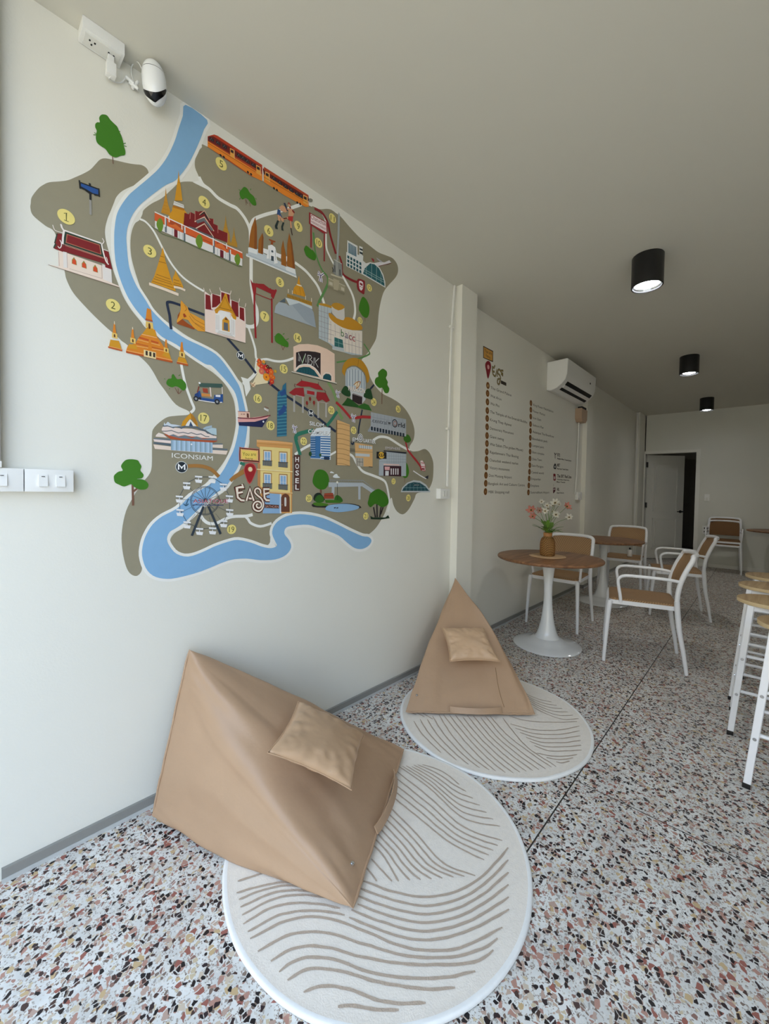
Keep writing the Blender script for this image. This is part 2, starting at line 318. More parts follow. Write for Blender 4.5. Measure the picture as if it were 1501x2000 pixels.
# --- bean bags: a tube of cloth sewn shut along AB at one end and along CD at the other
def bag(name, A, B, C, D, label, side, soft, fl=.016, wall=1.702, colr=None, seamline=False):
    A, B, C, D = map(Vector, (A,B,C,D))
    base = Vector(((A.x+B.x+D.x)/3, (A.y+B.y+D.y)/3, 0)); root = thing(name, base, label, 'bean bag', 'tan bean bags by the wall')
    M1, M2 = (A+B)/2, (C+D)/2; e1, e2 = (A-B)/2, (C-D)/2
    ax = (M2-M1).normalized()
    def S(t, ph, off=0):
        c, s = math.cos(ph), math.sin(ph)
        k_ = (.5+.5*math.tanh(c*s*3.2)) if soft[3] else 1; nn = soft[1]+(soft[0]-soft[1])*k_ + 4*(1-math.sin(math.pi*t))**3
        x = math.copysign(abs(c)**(2/nn), c); y = math.copysign(abs(s)**(2/nn), s)
        a = 1-t; cc = t
        b = soft[2]*math.sin(math.pi*t)*(1 if c*s > 0 else .35)
        gg = 1+.13*k_*abs(math.sin(2*ph))**2*math.sin(math.pi*min(1,max(0,t)))**.5; p = M1.lerp(M2, t) + e1*x*(a+b)*gg + e2*y*(cc+b)*gg
        nrm = (e1.normalized()*c*max(cc,.15) + e2.normalized()*s*max(a,.15)).normalized()
        # soft puckers running away from the seams, and slow dents
        w1 = noise.noise(Vector((ph*3.2, t*1.2, side)))*.010
        edge = max(0, 1-t/.22)**1.2 + max(0, 1-(1-t)/.2)**1.2
        w2 = noise.noise(Vector((p.x*9, p.y*9, p.z*9+side)))*.006
        w3 = edge*abs(noise.noise(Vector((x*9 if t < .5 else y*9, t*2, side+5))))*.022
        p = p + nrm*((w1+w2)*min(1, 6*t*(1-t)+.05) + w3*.5*min(1,12*t*(1-t)) + off)
        for px_, r_, d_ in dents: 
            q = (p-px_).length/r_
            if q < 1: p = p + nrm*(-d_*(1-q*q)**2)
        p.z = max(p.z, fl + .0); p.y = min(p.y, wall)
        return p
    dents = []
    if side < 3: dents = [(Vector((.97,1.10,.30)), .30, .028)]
    else: dents = [(Vector((2.08,1.22,.36)), .24, .02)]
    NT, NP = 64, 128
    bm = bmesh.new(); rings = []
    for i in range(NT+1):
        t = i/NT; t = .5-.5*math.cos(math.pi*t) if True else t
        rings.append([bm.verts.new(S(min(max(t,.0008),.9992), 2*math.pi*k/NP)) for k in range(NP)])
    for a, b in zip(rings, rings[1:]):
        for k in range(NP): bm.faces.new((a[k],a[(k+1)%NP],b[(k+1)%NP],b[k]))
    bm.faces.new(rings[0][::-1]); bm.faces.new(rings[-1])
    body = wp(new_obj('cover', bm, M_leather, None, smooth=True), root)
    # piped seams at both closed ends
    def pipe(P, Q, nm):
        pts = [P.lerp(Q, k/24) + Vector((noise.noise(Vector((k*.7,side,0))),noise.noise(Vector((k*.7,side,4))),noise.noise(Vector((k*.7,side,8)))))*.003 for k in range(25)]
        for p in pts: p.z = max(p.z, fl+.004); p.y = min(p.y, wall-.003)
        r = [.0015]+[.0045]*23+[.0015]
        return wp(tubeo(nm, pts, r, M_leather, None, 8), root)
    pipe(A, B, 'front_seam'); pipe(C, D, 'back_seam')
    # carrying strap sewn on the front seam
    out = (-ax); out.z = .15; out.normalize(); up = Vector((0,0,1))
    k0, k1 = (.34,.74)
    bm = bmesh.new(); r0 = None
    for i in range(25):
        u = i/24; p = B.lerp(A, k0+(k1-k0)*u) + out*(.004+.026*math.sin(math.pi*u)**.7)
        q = [p+up*.006, p+up*.036+out*-.012, p+up*.036+out*-.008, p+up*.006+out*.004]
        for v in q: v.z = max(v.z, fl+.002)
        rr = [bm.verts.new(v) for v in q]
        if r0:
            for j in range(4): bm.faces.new((r0[j], r0[(j+1)%4], rr[(j+1)%4], rr[j]))
        else: bm.faces.new(rr)
        r0 = rr
    bm.faces.new(r0[::-1])
    wp(new_obj('carrying_strap', bm, M_leather, None, smooth=True, auto=50), root)
    return root, S
b1, S1 = bag('bean_bag', (1.435,1.20,.035), (.785,.838,.030), (.634,1.655,.600), (.490,1.615,.028),
    'large tan leatherette bean bag sprawled below the mural, nearest the viewer', 1.3, (4.4,2.25,.050,1))
b2, S2 = bag('bean_bag', (2.180,.885,.030), (1.690,1.405,.030), (2.455,1.60,.628), (2.44,1.66,.04),
    'tan leatherette bean bag rising to a point beside the white pillar', 4.7, (4.2,4.2,.10,0))
def snap(S, root, t, ph):
    p = S(t, ph); q = S(t, ph, .02); n = (q-p).normalized(); bm = bmesh.new()
    tube(bm, [p-n*.002, p+n*.003], .0075, 16); tube(bm, [p+n*.003, p+n*.0045], .004, 12)
    o = wp(new_obj('snap_button', bm, M_chrome, None, smooth=True, auto=40), root); o['label'] = 'small metal snap button'
# choose surface parameters whose picture position is closest to the buttons seen
def find(S, px, py):
    best = None
    for i in range(2, 60):
        for k in range(0, 160):
            t = i/62; ph = 2*math.pi*k/160; p = S(t, ph); c = RC @ (p-CAMP)
            n = (S(t,ph,.01)-p)
            if n.dot(CAMP-p) <= 0: continue
            d = (CX+FPX*c.x/c.z-px)**2 + (CY+FPX*c.y/c.z-py)**2
            if best is None or d < best[0]: best = (d, t, ph)
    return best[1:]
snap(S1, b1, *find(S1, 688, 1687)); snap(S2, b2, *find(S2, 814, 1357))
# stitched side seam of the far bag
t0, p0_ = find(S2, 968, 1305); t1, p1_ = find(S2, 984, 1394)
if abs(p1_-p0_) > math.pi: p1_ += 2*math.pi if p1_ < p0_ else -2*math.pi
wp(tubeo('stitched_seam', [S2(t0+(t1-t0)*k/16, p0_+(p1_-p0_)*k/16, .0008) for k in range(17)], .0016, M_seam, None, 6), b2)
# --- small throw pillows
def pillow(pts, n, thick, label, seed, group='small tan throw pillows'):
    P = [Vector(p) for p in pts]; c = sum(P, Vector())/4; n = Vector(n).normalized()
    root = thing('throw_pillow', c, label, 'pillow', group)
    N = 36; bm = bmesh.new(); V = {}
    for side in (1,-1):
        for i in range(N+1):
            for j in range(N+1):
                u, v = -1+2*i/N, -1+2*j/N
                edge = i in (0,N) or j in (0,N)
                if edge and side == -1: V[(side,i,j)] = V[(1,i,j)]; continue
                uu = u*(1-.085*(1-v*v)*abs(u)**1.5); vv = v*(1-.085*(1-u*u)*abs(v)**1.5)
                s, t = (uu+1)/2, (vv+1)/2
                p = P[0]*(1-s)*(1-t) + P[1]*s*(1-t) + P[2]*s*t + P[3]*(1-s)*t
                h = thick*((1-u*u)*(1-v*v))**.42
                near = max(abs(u),abs(v))
                h *= 1 + .22*noise.noise(Vector((u*1.6+seed,v*1.6,side)))
                wr = noise.noise(Vector((u*7+seed, v*7, side*2)))*.008*(near**2)*(1-near**8)
                ang = math.atan2(v,u); wr += .006*math.sin(ang*13+seed)*(near**3)*(1-near**10)
                p = p + n*side*(h*(1 if side > 0 else .45)+wr*(0 if edge else 1))
                V[(side,i,j)] = bm.verts.new(p)
    for side in (1,-1):
        for i in range(N):
            for j in range(N):
                bm.faces.new((V[(side,i,j)],V[(side,i+1,j)],V[(side,i+1,j+1)],V[(side,i,j+1)]))
    wp(new_obj('pillow_cover', bm, M_leather2, None, smooth=True), root)
    loop = []
    for k in range(4*N):
        s_, m_ = divmod(k, N); i, j = ((m_,0),(N,m_),(N-m_,N),(0,N-m_))[s_]
        u, v = -1+2*i/N, -1+2*j/N; uu = u*(1-.085*(1-v*v)*abs(u)**1.5); vv = v*(1-.085*(1-u*u)*abs(v)**1.5); s, t = (uu+1)/2, (vv+1)/2
        loop.append(P[0]*(1-s)*(1-t) + P[1]*s*(1-t) + P[2]*s*t + P[3]*(1-s)*t)
    wp(tubeo('seam_piping', loop, .0022, M_leather2, None, 6, closed=True), root)
    return root
def on(px, P0, n): d = ray(*px); return CAMP + d*((P0-CAMP).dot(n)/d.dot(n))
n1 = Vector((.29,-.505,.813)); A1 = Vector((1.412,1.196,.03))
n2 = Vector((-.475,-.443,.76)); A2 = Vector((2.17,.88,.03))
pillow([on((582,1370),A1+n1*.085,n1), on((522,1470),A1+n1*.13,n1), on((686,1543),A1+n1*.125,n1), on((711,1436),A1+n1*.085,n1)], n1, .052,
    'small tan square pillow resting on the nearest bean bag', 1.1)
n2b = Vector((-.38,-.35,.85)).normalized()
pillow([on((862,1226),A2+n2*.06,n2), on((878,1292),A2+n2*.105,n2), on((976,1292),A2+n2*.105,n2), on((945,1226),A2+n2*.05,n2)], n2b, .045,
    'small tan pillow lying on the pointed bean bag by the pillar', 5.3)
# --- round rugs
M_rug = mat('cream_rug_pile', 'e8e1d6', rough=.95, var=.06, nscale=60, bump=.18, bscale=260)
M_rugedge = mat('white_rug_binding', 'ecece9', rough=.85, var=.04, nscale=80)
M_line = mat('beige_rug_line', 'b8a796', rough=.95, var=.08, nscale=120, bump=.3, bscale=300)
def lerp_curve(a, b, t, n=40):
    def rs(c):
        c = catmull([Vector((p[0],p[1],0)) for p in c], 10); L = [0]
        for p, q in zip(c, c[1:]): L.append(L[-1]+(q-p).length)
        out = []; k = 0
        for i in range(n+1):
            s = L[-1]*i/n
            while k < len(L)-2 and L[k+1] < s: k += 1
            f = (s-L[k])/max(1e-9, L[k+1]-L[k]); out.append(c[k].lerp(c[k+1], f))
        return out
    A_, B_ = rs(a), rs(b); return [p.lerp(q, t) for p, q in zip(A_, B_)]
def rug(cx, cy, R, seed, fams, label):
    root = thing('round_rug', (cx,cy,0), label, 'rug', 'round cream rugs')
    bm = bmesh.new(); n = 144; rings = []
    prof = [(1.0,.001),(1.004,.006),(1.0,.012),(.992,.0145),(.975,.013),(.93,.0135)]
    prof += [(.93*(1-k/14), .0135) for k in range(1,14)]
    for r, z in prof:
        ring = []
        for k in range(n):
            a = 2*math.pi*k/n
            wob = 1 + .012*noise.noise(Vector((math.cos(a)*2.2+seed, math.sin(a)*2.2, 0)))
            rr = R*r*wob; x, y = cx+rr*math.cos(a), cy+rr*math.sin(a)
            lift = .004*max(0,noise.noise(Vector((math.cos(a)*3+seed*2, math.sin(a)*3, 2))))*max(0,(r-.8)/.2)
            zz = z + lift + (.0012*noise.noise(Vector((x*14,y*14,seed))) if r < .98 else 0)
            ring.append(bm.verts.new((x,y,zz)))
        rings.append(ring)
    for ri, (a, b) in enumerate(zip(rings, rings[1:])):
        for k in range(n):
            f = bm.faces.new((a[k],a[(k+1)%n],b[(k+1)%n],b[k])); f.material_index = 1 if ri < 4 else 0
    bm.faces.new(rings[-1])
    ob = wp(new_obj('rug_pile', bm, [M_rug, M_rugedge], None, smooth=True, auto=60), root)
    # woven contour lines, traced on the floor plane
    bm = bmesh.new()
    for a, b, cnt, w in fams:
        for i in range(cnt):
            t = i/max(1,cnt-1); c = lerp_curve(a, b, t)
            jit = noise.noise(Vector((i*1.7,seed,0)))*.5
            pts = []
            for q in c:
                g = atz(q.x, q.y, .0145); 
                if (g.x-cx)**2+(g.y-cy)**2 < (R*.93)**2: pts.append(g)
            if len(pts) < 4: continue
            m0 = int(abs(noise.noise(Vector((i*3.1,seed,5))))*3); pts = pts[m0:]
            if len(pts) < 4: continue
            pv = None
            for k, g in enumerate(pts):
                d = (pts[min(k+1,len(pts)-1)]-pts[max(k-1,0)]).normalized(); nn = Vector((-d.y,d.x,0))
                off = nn*(.0016*noise.noise(Vector((g.x*30,g.y*30,i))))
                ww = w*(.55+.45*min(1,k/2,(len(pts)-1-k)/2))*(1+.25*noise.noise(Vector((g.x*60,g.y*60,i))))
                z = .0150+.0012*noise.noise(Vector((g.x*14,g.y*14,seed)))
                L_ = bm.verts.new((g.x+off.x+nn.x*ww, g.y+off.y+nn.y*ww, z)); R_ = bm.verts.new((g.x+off.x-nn.x*ww, g.y+off.y-nn.y*ww, z))
                if pv: bm.faces.new((pv[0],pv[1],R_,L_))
                pv = (L_,R_)
    wp(new_obj('woven_lines', bm, M_line, None), root)
    return root
def F(x0, y0, s, pts): return [(x0+x/s, y0+y/s) for x, y in pts]
f7 = lambda *p: F(400,1440,2.274,p)
near_f = [
 # broad waves across the lower half
 (f7((690,635),(850,690),(1000,710),(1150,670),(1260,590),(1345,490)), f7((640,800),(760,850),(920,897),(1060,892),(1190,850),(1350,765)), 6, .0036),
 (f7((160,575),(215,552)), f7((160,575),(215,552)), 1, .003),
 (f7((145,640),(270,600),(350,590)), f7((140,690),(300,650),(400,645)), 2, .0033),
 (f7((150,720),(250,680),(360,660),(470,665)), f7((165,790),(300,720),(430,700),(560,715)), 3, .0033),
 (f7((170,830),(300,755),(450,735),(600,760)), f7((190,865),(330,790),(480,770),(620,790)), 2, .0034),
 (f7((200,895),(360,815),(520,800),(700,858),(860,925),(1000,948),(1150,930),(1320,845)), f7((270,1010),(400,935),(540,935),(700,975),(900,1008),(1100,1010),(1220,990),(1280,945)), 3, .0036),
 (f7((310,1055),(420,985),(560,985),(720,1040),(900,1070),(1080,1065),(1200,1040)), f7((350,1090),(460,1030),(600,1040),(760,1085),(900,1110),(1010,1120),(1110,1110)), 2, .0036),
 (f7((425,1140),(520,1105),(640,1120),(760,1165),(880,1185),(980,1180)), f7((425,1140),(520,1105),(640,1120),(760,1165),(880,1185),(980,1180)), 1, .0036),
 (f7((560,1200),(650,1192),(760,1210),(860,1212)), f7((560,1200),(650,1192),(760,1210),(860,1212)), 1, .0036),
 # fan of fine lines in the upper half
 (f7((690,610),(695,640)), f7((740,540),(830,640)), 3, .0028),
 (f7((750,480),(800,540),(860,640)), f7((800,290),(930,420),(1060,560),(1200,615)), 8, .003),
 (f7((815,250),(940,350),(1090,470),(1240,545)), f7((850,150),(1000,270),(1150,400),(1320,460)), 5, .003),
 (f7((860,130),(990,220),(1150,360),(1310,395)), f7((960,120),(1050,150),(1130,210)), 7, .0028),
]
f5 = lambda *p: F(760,1100,3.411,p)
far_f = [
 (f5((120,1060),(180,1150),(300,1260),(420,1360)), f5((330,1010),(420,1150),(560,1300),(700,1400)), 6, .0032),
 (f5((360,1010),(480,1160),(620,1310),(740,1410)), f5((640,1020),(750,1150),(880,1260),(1040,1370)), 8, .003),
 (f5((670,1020),(780,1140),(920,1250),(1080,1360)), f5((755,1030),(830,1130),(930,1235),(1110,1355)), 2, .003),
 (f5((805,1070),(950,1108),(1120,1112),(1265,1085)), f5((965,1215),(1060,1250),(1180,1250),(1280,1245)), 6, .003),
 (f5((980,1265),(1080,1285),(1180,1285),(1250,1275)), f5((1110,1325),(1150,1330),(1200,1318)), 3, .003),
 (f5((870,840),(930,880),(1010,910),(1080,925)), f5((960,960),(1060,1010),(1160,1040),(1260,1035)), 6, .0028),
 (f5((800,1020),(920,1050),(1080,1060),(1250,1055)), f5((800,1020),(920,1050),(1080,1060),(1250,1055)), 1, .003),
 (f5((110,980),(180,1010)), f5((200,985),(290,1040)), 3, .003),
]
rug(1.020, .962, .513, 2.0, near_f, 'round cream rug with wavy beige lines under the nearest bean bag')
rug(2.034, 1.070, .507, 6.0, far_f, 'round cream rug under the pointed bean bag, its fine lines running towards the tables')
# --- tulip tables
def tulip_table(x, y, rt, label, rz=0):
    t = thing('pedestal_table', (x,y,0), label, 'table', 'white pedestal cafe tables', rz)
    bm = bmesh.new(); lathe(bm, [(.255,.0),(.262,.004),(.262,.010),(.245,.018),(.19,.030),(.135,.046),(.098,.070)], 72)
    new_obj('base', bm, M_gloss, t, smooth=True, auto=60)
    bm = bmesh.new(); lathe(bm, [(.098,.070),(.080,.095),(.067,.135),(.054,.19),(.043,.26),(.035,.34),(.0315,.42),(.0335,.50),(.040,.58),(.049,.65),(.058,.70),(.058,.706)], 48)
    new_obj('pedestal', bm, M_gloss, t, smooth=True, auto=60)
    bm = bmesh.new(); lathe(bm, [(rt-.012,.706),(rt-.003,.710),(rt,.716),(rt,.722),(rt-.004,.728),(rt-.010,.7295)], 96)
    new_obj('table_top', bm, M_twood, t, smooth=True, auto=30)
    return t
M_gloss = mat('white_gloss_lacquer', 'eef0f0', rough=.12, var=.01, coat=.4)
tulip_table(3.325, 1.270, .405, 'round wooden table on a white trumpet foot, the vase of flowers on it')
tulip_table(5.13, 1.335, .40, 'round wooden table on a white trumpet foot, bare, behind the table with the vase', .8)
tulip_table(8.62, -.22, .42, 'round table with a dark wooden top, cut by the right edge, before the back wall', .3)
# --- rattan armchairs, facing local +y
def armchair(loc, rz, label):
    c = thing('armchair', loc, label, 'chair', 'white rattan armchairs', rz)
    wm = M_metalw
    for s in (-1,1):
        # front leg: flat tapered, slightly splayed
        bm = bmesh.new(); pts = [(s*.232,.245,0),(s*.228,.237,.15),(s*.222,.228,.3),(s*.215,.218,.43),(s*.212,.212,.455)]
        tube(bm, pts, [.0115,.0135,.0155,.018,.018], 12); new_obj('leg', bm, wm, c, smooth=True, auto=60)
    for s in (-1,1):
        bm = bmesh.new(); pts = catmull([(s*.222,-.262,0),(s*.215,-.240,.15),(s*.208,-.214,.30),(s*.206,-.200,.44),(s*.208,-.196,.50)], 4)
        tube(bm, pts, [.0115+.0065*min(1,k/10) for k in range(len(pts))], 12); new_obj('leg', bm, wm, c, smooth=True, auto=60)
    # seat frame and woven seat
    out = []
    for (x,y,r) in ((.205,.212,.04),(.20,-.196,.03),(-.20,-.196,.03),(-.205,.212,.04)): out.append((x,y,r))
    def rr(inset, n=6):
        cs = [(.212-inset,.222-inset,0),(.200-inset,-.206+inset,-90),(-.200+inset,-.206+inset,180),(-.212+inset,.222-inset,90)]
        P = []; rad = .04-min(inset,.02)
        for (x,y,_), (sx,sy), a0 in zip(cs, ((1,1),(1,-1),(-1,-1),(-1,1)), (90,0,-90,-180)):
            for k in range(n+1):
                a = math.radians(a0 - 90*k/n); P.append((x-sx*rad+rad*math.cos(a), y-sy*rad+rad*math.sin(a)))
        return P
    bm = bmesh.new(); O, I = rr(0), rr(.03)
    rows = [[bm.verts.new((x,y,z)) for x,y in ring] for ring, z in ((O,.432),(O,.462),(I,.462),(I,.432))]
    n = len(O)
    for a,b in zip(rows, rows[1:]+rows[:1]):
        for k in range(n): bm.faces.new((a[k],a[(k+1)%n],b[(k+1)%n],b[k]))
    new_obj('seat_frame', bm, wm, c, smooth=True, auto=40)
    bm = bmesh.new(); O2 = rr(.003)
    cen = Vector((0,.008,0)); levels = [(1,.462),(1,.470),(.97,.476),(.8,.474),(.6,.469),(.4,.465),(.2,.463)]
    rows = [[bm.verts.new((cen.x+(x-cen.x)*f, cen.y+(y-cen.y)*f, z)) for x,y in O2] for f,z in levels]
    for a,b in zip(rows, rows[1:]):
        for k in range(n): bm.faces.new((a[k],a[(k+1)%n],b[(k+1)%n],b[k]))
    bm.faces.new(rows[-1]); bm.faces.new(rows[0][::-1])
    new_obj('seat', bm, M_wicker, c, smooth=True, auto=50)
    # back frame: both uprights and the rounded top rail, bowed backwards
    def bow(x): return -.035*(1-(x/.21)**2)
    side = [(.208,-.196,.50),(.210,-.199,.56),(.211,-.214,.64),(.210,-.244,.725),(.205,-.272,.785)]
    top = []
    for k in range(9):
        a = math.radians(0+90*k/8); top.append((.165+.040*math.cos(a), -.274-.008*math.sin(a), .785+.035*math.sin(a)))
    R = side + top[1:]; mid = [(x, -.282+bow(x)*.8+.0, .821+.004*(1-(x/.165)**2)) for x in (.12,.06,0,-.06,-.12)]
    L = [(-x,y,z) for x,y,z in reversed(R)]
    pts = R+mid+L; pts = [(x, y+(bow(x)*.35 if abs(x) < .2 and z > .77 else 0), z) for x,y,z in pts]
    bm = bmesh.new(); tube(bm, catmull(pts, 3), .0162, 12); new_obj('back_frame', bm, wm, c, smooth=True, auto=60)
    # woven back panel
    bm = bmesh.new(); NX, NZ = 20, 10; G = []
    def yb(z): # follow the uprights
        S_ = side+[(.2,-.282,.821)]
        for (x0,y0,z0),(x1,y1,z1) in zip(S_, S_[1:]):
            if z <= z1: f = (z-z0)/(z1-z0); return y0+(y1-y0)*f
        return -.282
    for d in (-.004,.004):
        g = []
        for i in range(NX+1):
            for j in range(NZ+1):
                x = -.196+.392*i/NX; zt = .812-(.035-math.sqrt(max(0,.035**2-max(0,abs(x)-.161)**2)))
                z = .585 + (zt-.585)*j/NZ; g.append(bm.verts.new((x, yb(z)+bow(x)+d, z)))
        G.append(g)
    ix = lambda i,j: i*(NZ+1)+j
    for i in range(NX):
        for j in range(NZ):
            for g, fl_ in ((G[0],0),(G[1],1)):
                q = [g[ix(i,j)],g[ix(i+1,j)],g[ix(i+1,j+1)],g[ix(i,j+1)]]; bm.faces.new(q if fl_ else q[::-1])
    for i in range(NX):
        for j in (0,NZ): bm.faces.new((G[0][ix(i,j)],G[0][ix(i+1,j)],G[1][ix(i+1,j)],G[1][ix(i,j)]))
    for j in range(NZ):
        for i in (0,NX): bm.faces.new((G[0][ix(i,j)],G[0][ix(i,j+1)],G[1][ix(i,j+1)],G[1][ix(i,j)]))
    new_obj('backrest', bm, M_wicker, c, smooth=True, auto=50)
    for s in (-1,1):
        pts = [(s*.211,-.208,.642),(s*.222,-.16,.650),(s*.230,-.08,.655),(s*.233,.04,.656),(s*.232,.115,.654),(s*.230,.152,.640),(s*.228,.166,.612),(s*.224,.160,.56),(s*.218,.150,.50),(s*.213,.145,.45)]
        bm = bmesh.new(); tube(bm, catmull(pts, 4), .0115, 10); new_obj('armrest', bm, wm, c, smooth=True, auto=60)
    return c
proto = armchair((3.620,.668,0), math.radians(14.5), 'white armchair with rattan seat and back, nearest on the aisle side of the vase table')
def chair_copy(loc, rz, label, group=None):
    c = copy_tree(proto); c.location = loc; c.rotation_euler = (0,0,rz); c['label'] = label
    if group: c['group'] = group
    return c
chair_copy((4.02,1.415,0), math.radians(91), 'white rattan armchair close to the wall, half hidden behind the vase table')
chair_copy((5.78,1.28,0), math.radians(93), 'white rattan armchair behind the bare table, in front of the open door')
chair_copy((5.245,.660,0), math.radians(14.5), 'white rattan armchair on the aisle side of the bare table, second one along')
stk = chair_copy((8.72,.475,0), math.radians(92), 'lower white rattan armchair of the two stacked against the back wall')
stk2 = chair_copy((8.742,.475,.052), math.radians(92), 'upper white rattan armchair of the two stacked against the back wall')
for s_ in (stk, stk2):
    for ch in s_.children:
        if ch.name.split('.')[0] in ('seat','backrest'):
            ch.data = ch.data.copy(); ch.data.materials[0] = M_wick2
sbx, sby = 5.80, 1.2129
bt = thing('spray_bottle', (sbx,sby,.470), 'small white bottle with a dark cap on the armchair by the door', 'bottle')
bm = bmesh.new(); lathe(bm, [(.026,0),(.028,.004),(.028,.070),(.022,.082),(.012,.088)], 24); new_obj('body', bm, M_white, bt, smooth=True, auto=60)
bm = bmesh.new(); lathe(bm, [(.012,.088),(.012,.100),(.008,.102),(.008,.112)], 16); tube(bm, [(0,0,.110),(-.028,0,.108)], .006, 8); new_obj('cap', bm, M_black, bt, smooth=True, auto=60)
# --- bar stools
def stool(x, y, rz, label):
    t = thing('bar_stool', (x,y,0), label, 'stool', 'white bar stools with round oak seats', rz)
    bm = bmesh.new(); lathe(bm, [(.150,.682),(.156,.684),(.157,.699),(.155,.702)], 64, mi=1)
    for f in bm.faces:
        if f.normal.z > .5 or (len(f.verts) > 10): f.material_index = 0
    new_obj('seat', bm, [M_swood, M_edge], t, smooth=True, auto=40)
    bm = bmesh.new()
    for s in (-1,1):
        box(bm, -.105, .105, s*.098-.012, s*.098+.012, .655, .682); box(bm, s*.098-.012, s*.098+.012, -.098, .098, .655, .682)
    new_obj('seat_frame', bm, M_metalw, t)
    def pt(sx, sy, z): f = 1-z/.68; return (sx*(.098+.062*f), sy*(.098+.062*f), z)
    for sx in (-1,1):
        for sy in (-1,1):
            a, b = Vector(pt(sx,sy,.02)), Vector(pt(sx,sy,.682)); h = .0185
            bm = bmesh.new()
            v = [bm.verts.new(p+Vector((dx*h,dy*h*.72,0))) for p in (a,b) for dx,dy in ((-1,-1),(1,-1),(1,1),(-1,1))]
            for q in ((0,3,2,1),(4,5,6,7),(0,1,5,4),(1,2,6,5),(2,3,7,6),(3,0,4,7)): bm.faces.new([v[i] for i in q])
            bmesh.ops.bevel(bm, geom=bm.edges[:], offset=.002, segments=1, affect='EDGES')
            leg = new_obj('leg', bm, M_metalw, t, smooth=True, auto=40)
            g = Vector(pt(sx,sy,0)); f = boxo('rubber_foot', (g.x-.018,g.x+.018,g.y-.0135,g.y+.0135,0,.022), M_black, leg, .002); f['label'] = 'black rubber foot'
            for z in (.215,.40):
                bm = bmesh.new(); p = Vector(pt(sx,sy,z)); tube(bm, [p+Vector((-.018,0,0)), p+Vector((-.021,0,0))] if sx < 0 else [p+Vector((0,sy*.011,0)), p+Vector((0,sy*.0165,0))], .007, 8)
                bo = new_obj('bolt', bm, M_chrome, leg, smooth=True, auto=40)
    for z in (.20,.385):
        for s in (-1,1):
            tubeo('footrest', [pt(-1,s,z), pt(1,s,z)], .0085, M_metalw, t, 10)
            tubeo('footrest', [pt(s,-1,z+.03), pt(s,1,z+.03)], .0085, M_metalw, t, 10)
    return t
sp_ = stool(2.478,-.147,math.radians(-3), 'bar stool closest to the viewer, its oak seat cut by the right edge')
for (x,y,rz,lb) in ((2.950,-.060,1,'white bar stool with a round oak seat, second from the viewer, its bolts showing'),
                 (3.42,-.050,-2,'white bar stool with a round oak seat, third from the viewer'),
                 (3.86,-.072,2,'white bar stool with a round oak seat, farthest of the row of four')):
    c = copy_tree(sp_); c.location = (x,y,0); c.rotation_euler = (0,0,math.radians(rz)); c['label'] = lb
# --- placemat, vase, flowers
VX, VY, TZ = 3.325, 1.285, .7295
bm = bmesh.new(); lathe(bm, [(.138,TZ),(.142,TZ+.002),(.142,TZ+.004),(.138,TZ+.0055)], 64, VX, VY)
pm = new_obj('placemat', bm, mat('pale_woven_mat','c2a079',rough=.8,var=.12,nscale=140,bump=.3,bscale=200), smooth=True, auto=40)
tag(pm, 'round pale woven mat under the flower vase', 'placemat')
vz = TZ+.0055
vase = thing('flower_vase', (VX,VY,vz), 'honey coloured rattan bottle vase on the nearest wooden table', 'vase')
Mv = weave('vase_rattan', '5d3d18', 'b28a50', 330)
bm = bmesh.new(); lathe(bm, [(.048,0),(.053,.006),(.056,.04),(.056,.09),(.054,.115),(.048,.135),(.038,.150),(.033,.160)], 40); new_obj('body', bm, Mv, vase, smooth=True, auto=70)
bm = bmesh.new(); lathe(bm, [(.033,.160),(.034,.172),(.035,.190),(.031,.192),(.030,.16)], 32, cap=False); new_obj('neck', bm, mat('wood_collar','b07a44',rough=.5,var=.1,nscale=30), vase, smooth=True, auto=70)
bm = bmesh.new()
for k in range(26):
    a = 2*math.pi*k/26; pts = [(r*math.cos(a), r*math.sin(a), z) for r,z in ((.054,.004),(.0575,.04),(.0575,.09),(.0555,.115),(.049,.136),(.039,.151))]
    tube(bm, pts, .0016, 5)
new_obj('rattan_ribs', bm, mat('rattan_rib','8a5a26',rough=.6,var=.15,nscale=60), vase, smooth=True)
M_stem = mat('stem_green','5d7d35',rough=.6,var=.15,nscale=40); M_leafm = mat('leaf_green','648c30',rough=.55,var=.25,nscale=60)
M_pet = {'w': mat('white_petal','efece0',rough=.7,var=.03), 'p': mat('pink_petal','e29a8a',rough=.7,var=.10,nscale=90), 'l': mat('blush_petal','dcb0a4',rough=.7,var=.06)}
M_ctr = mat('dark_flower_centre','3a3222',rough=.8); M_yel = mat('yellow_stamens','d8b44c',rough=.8)
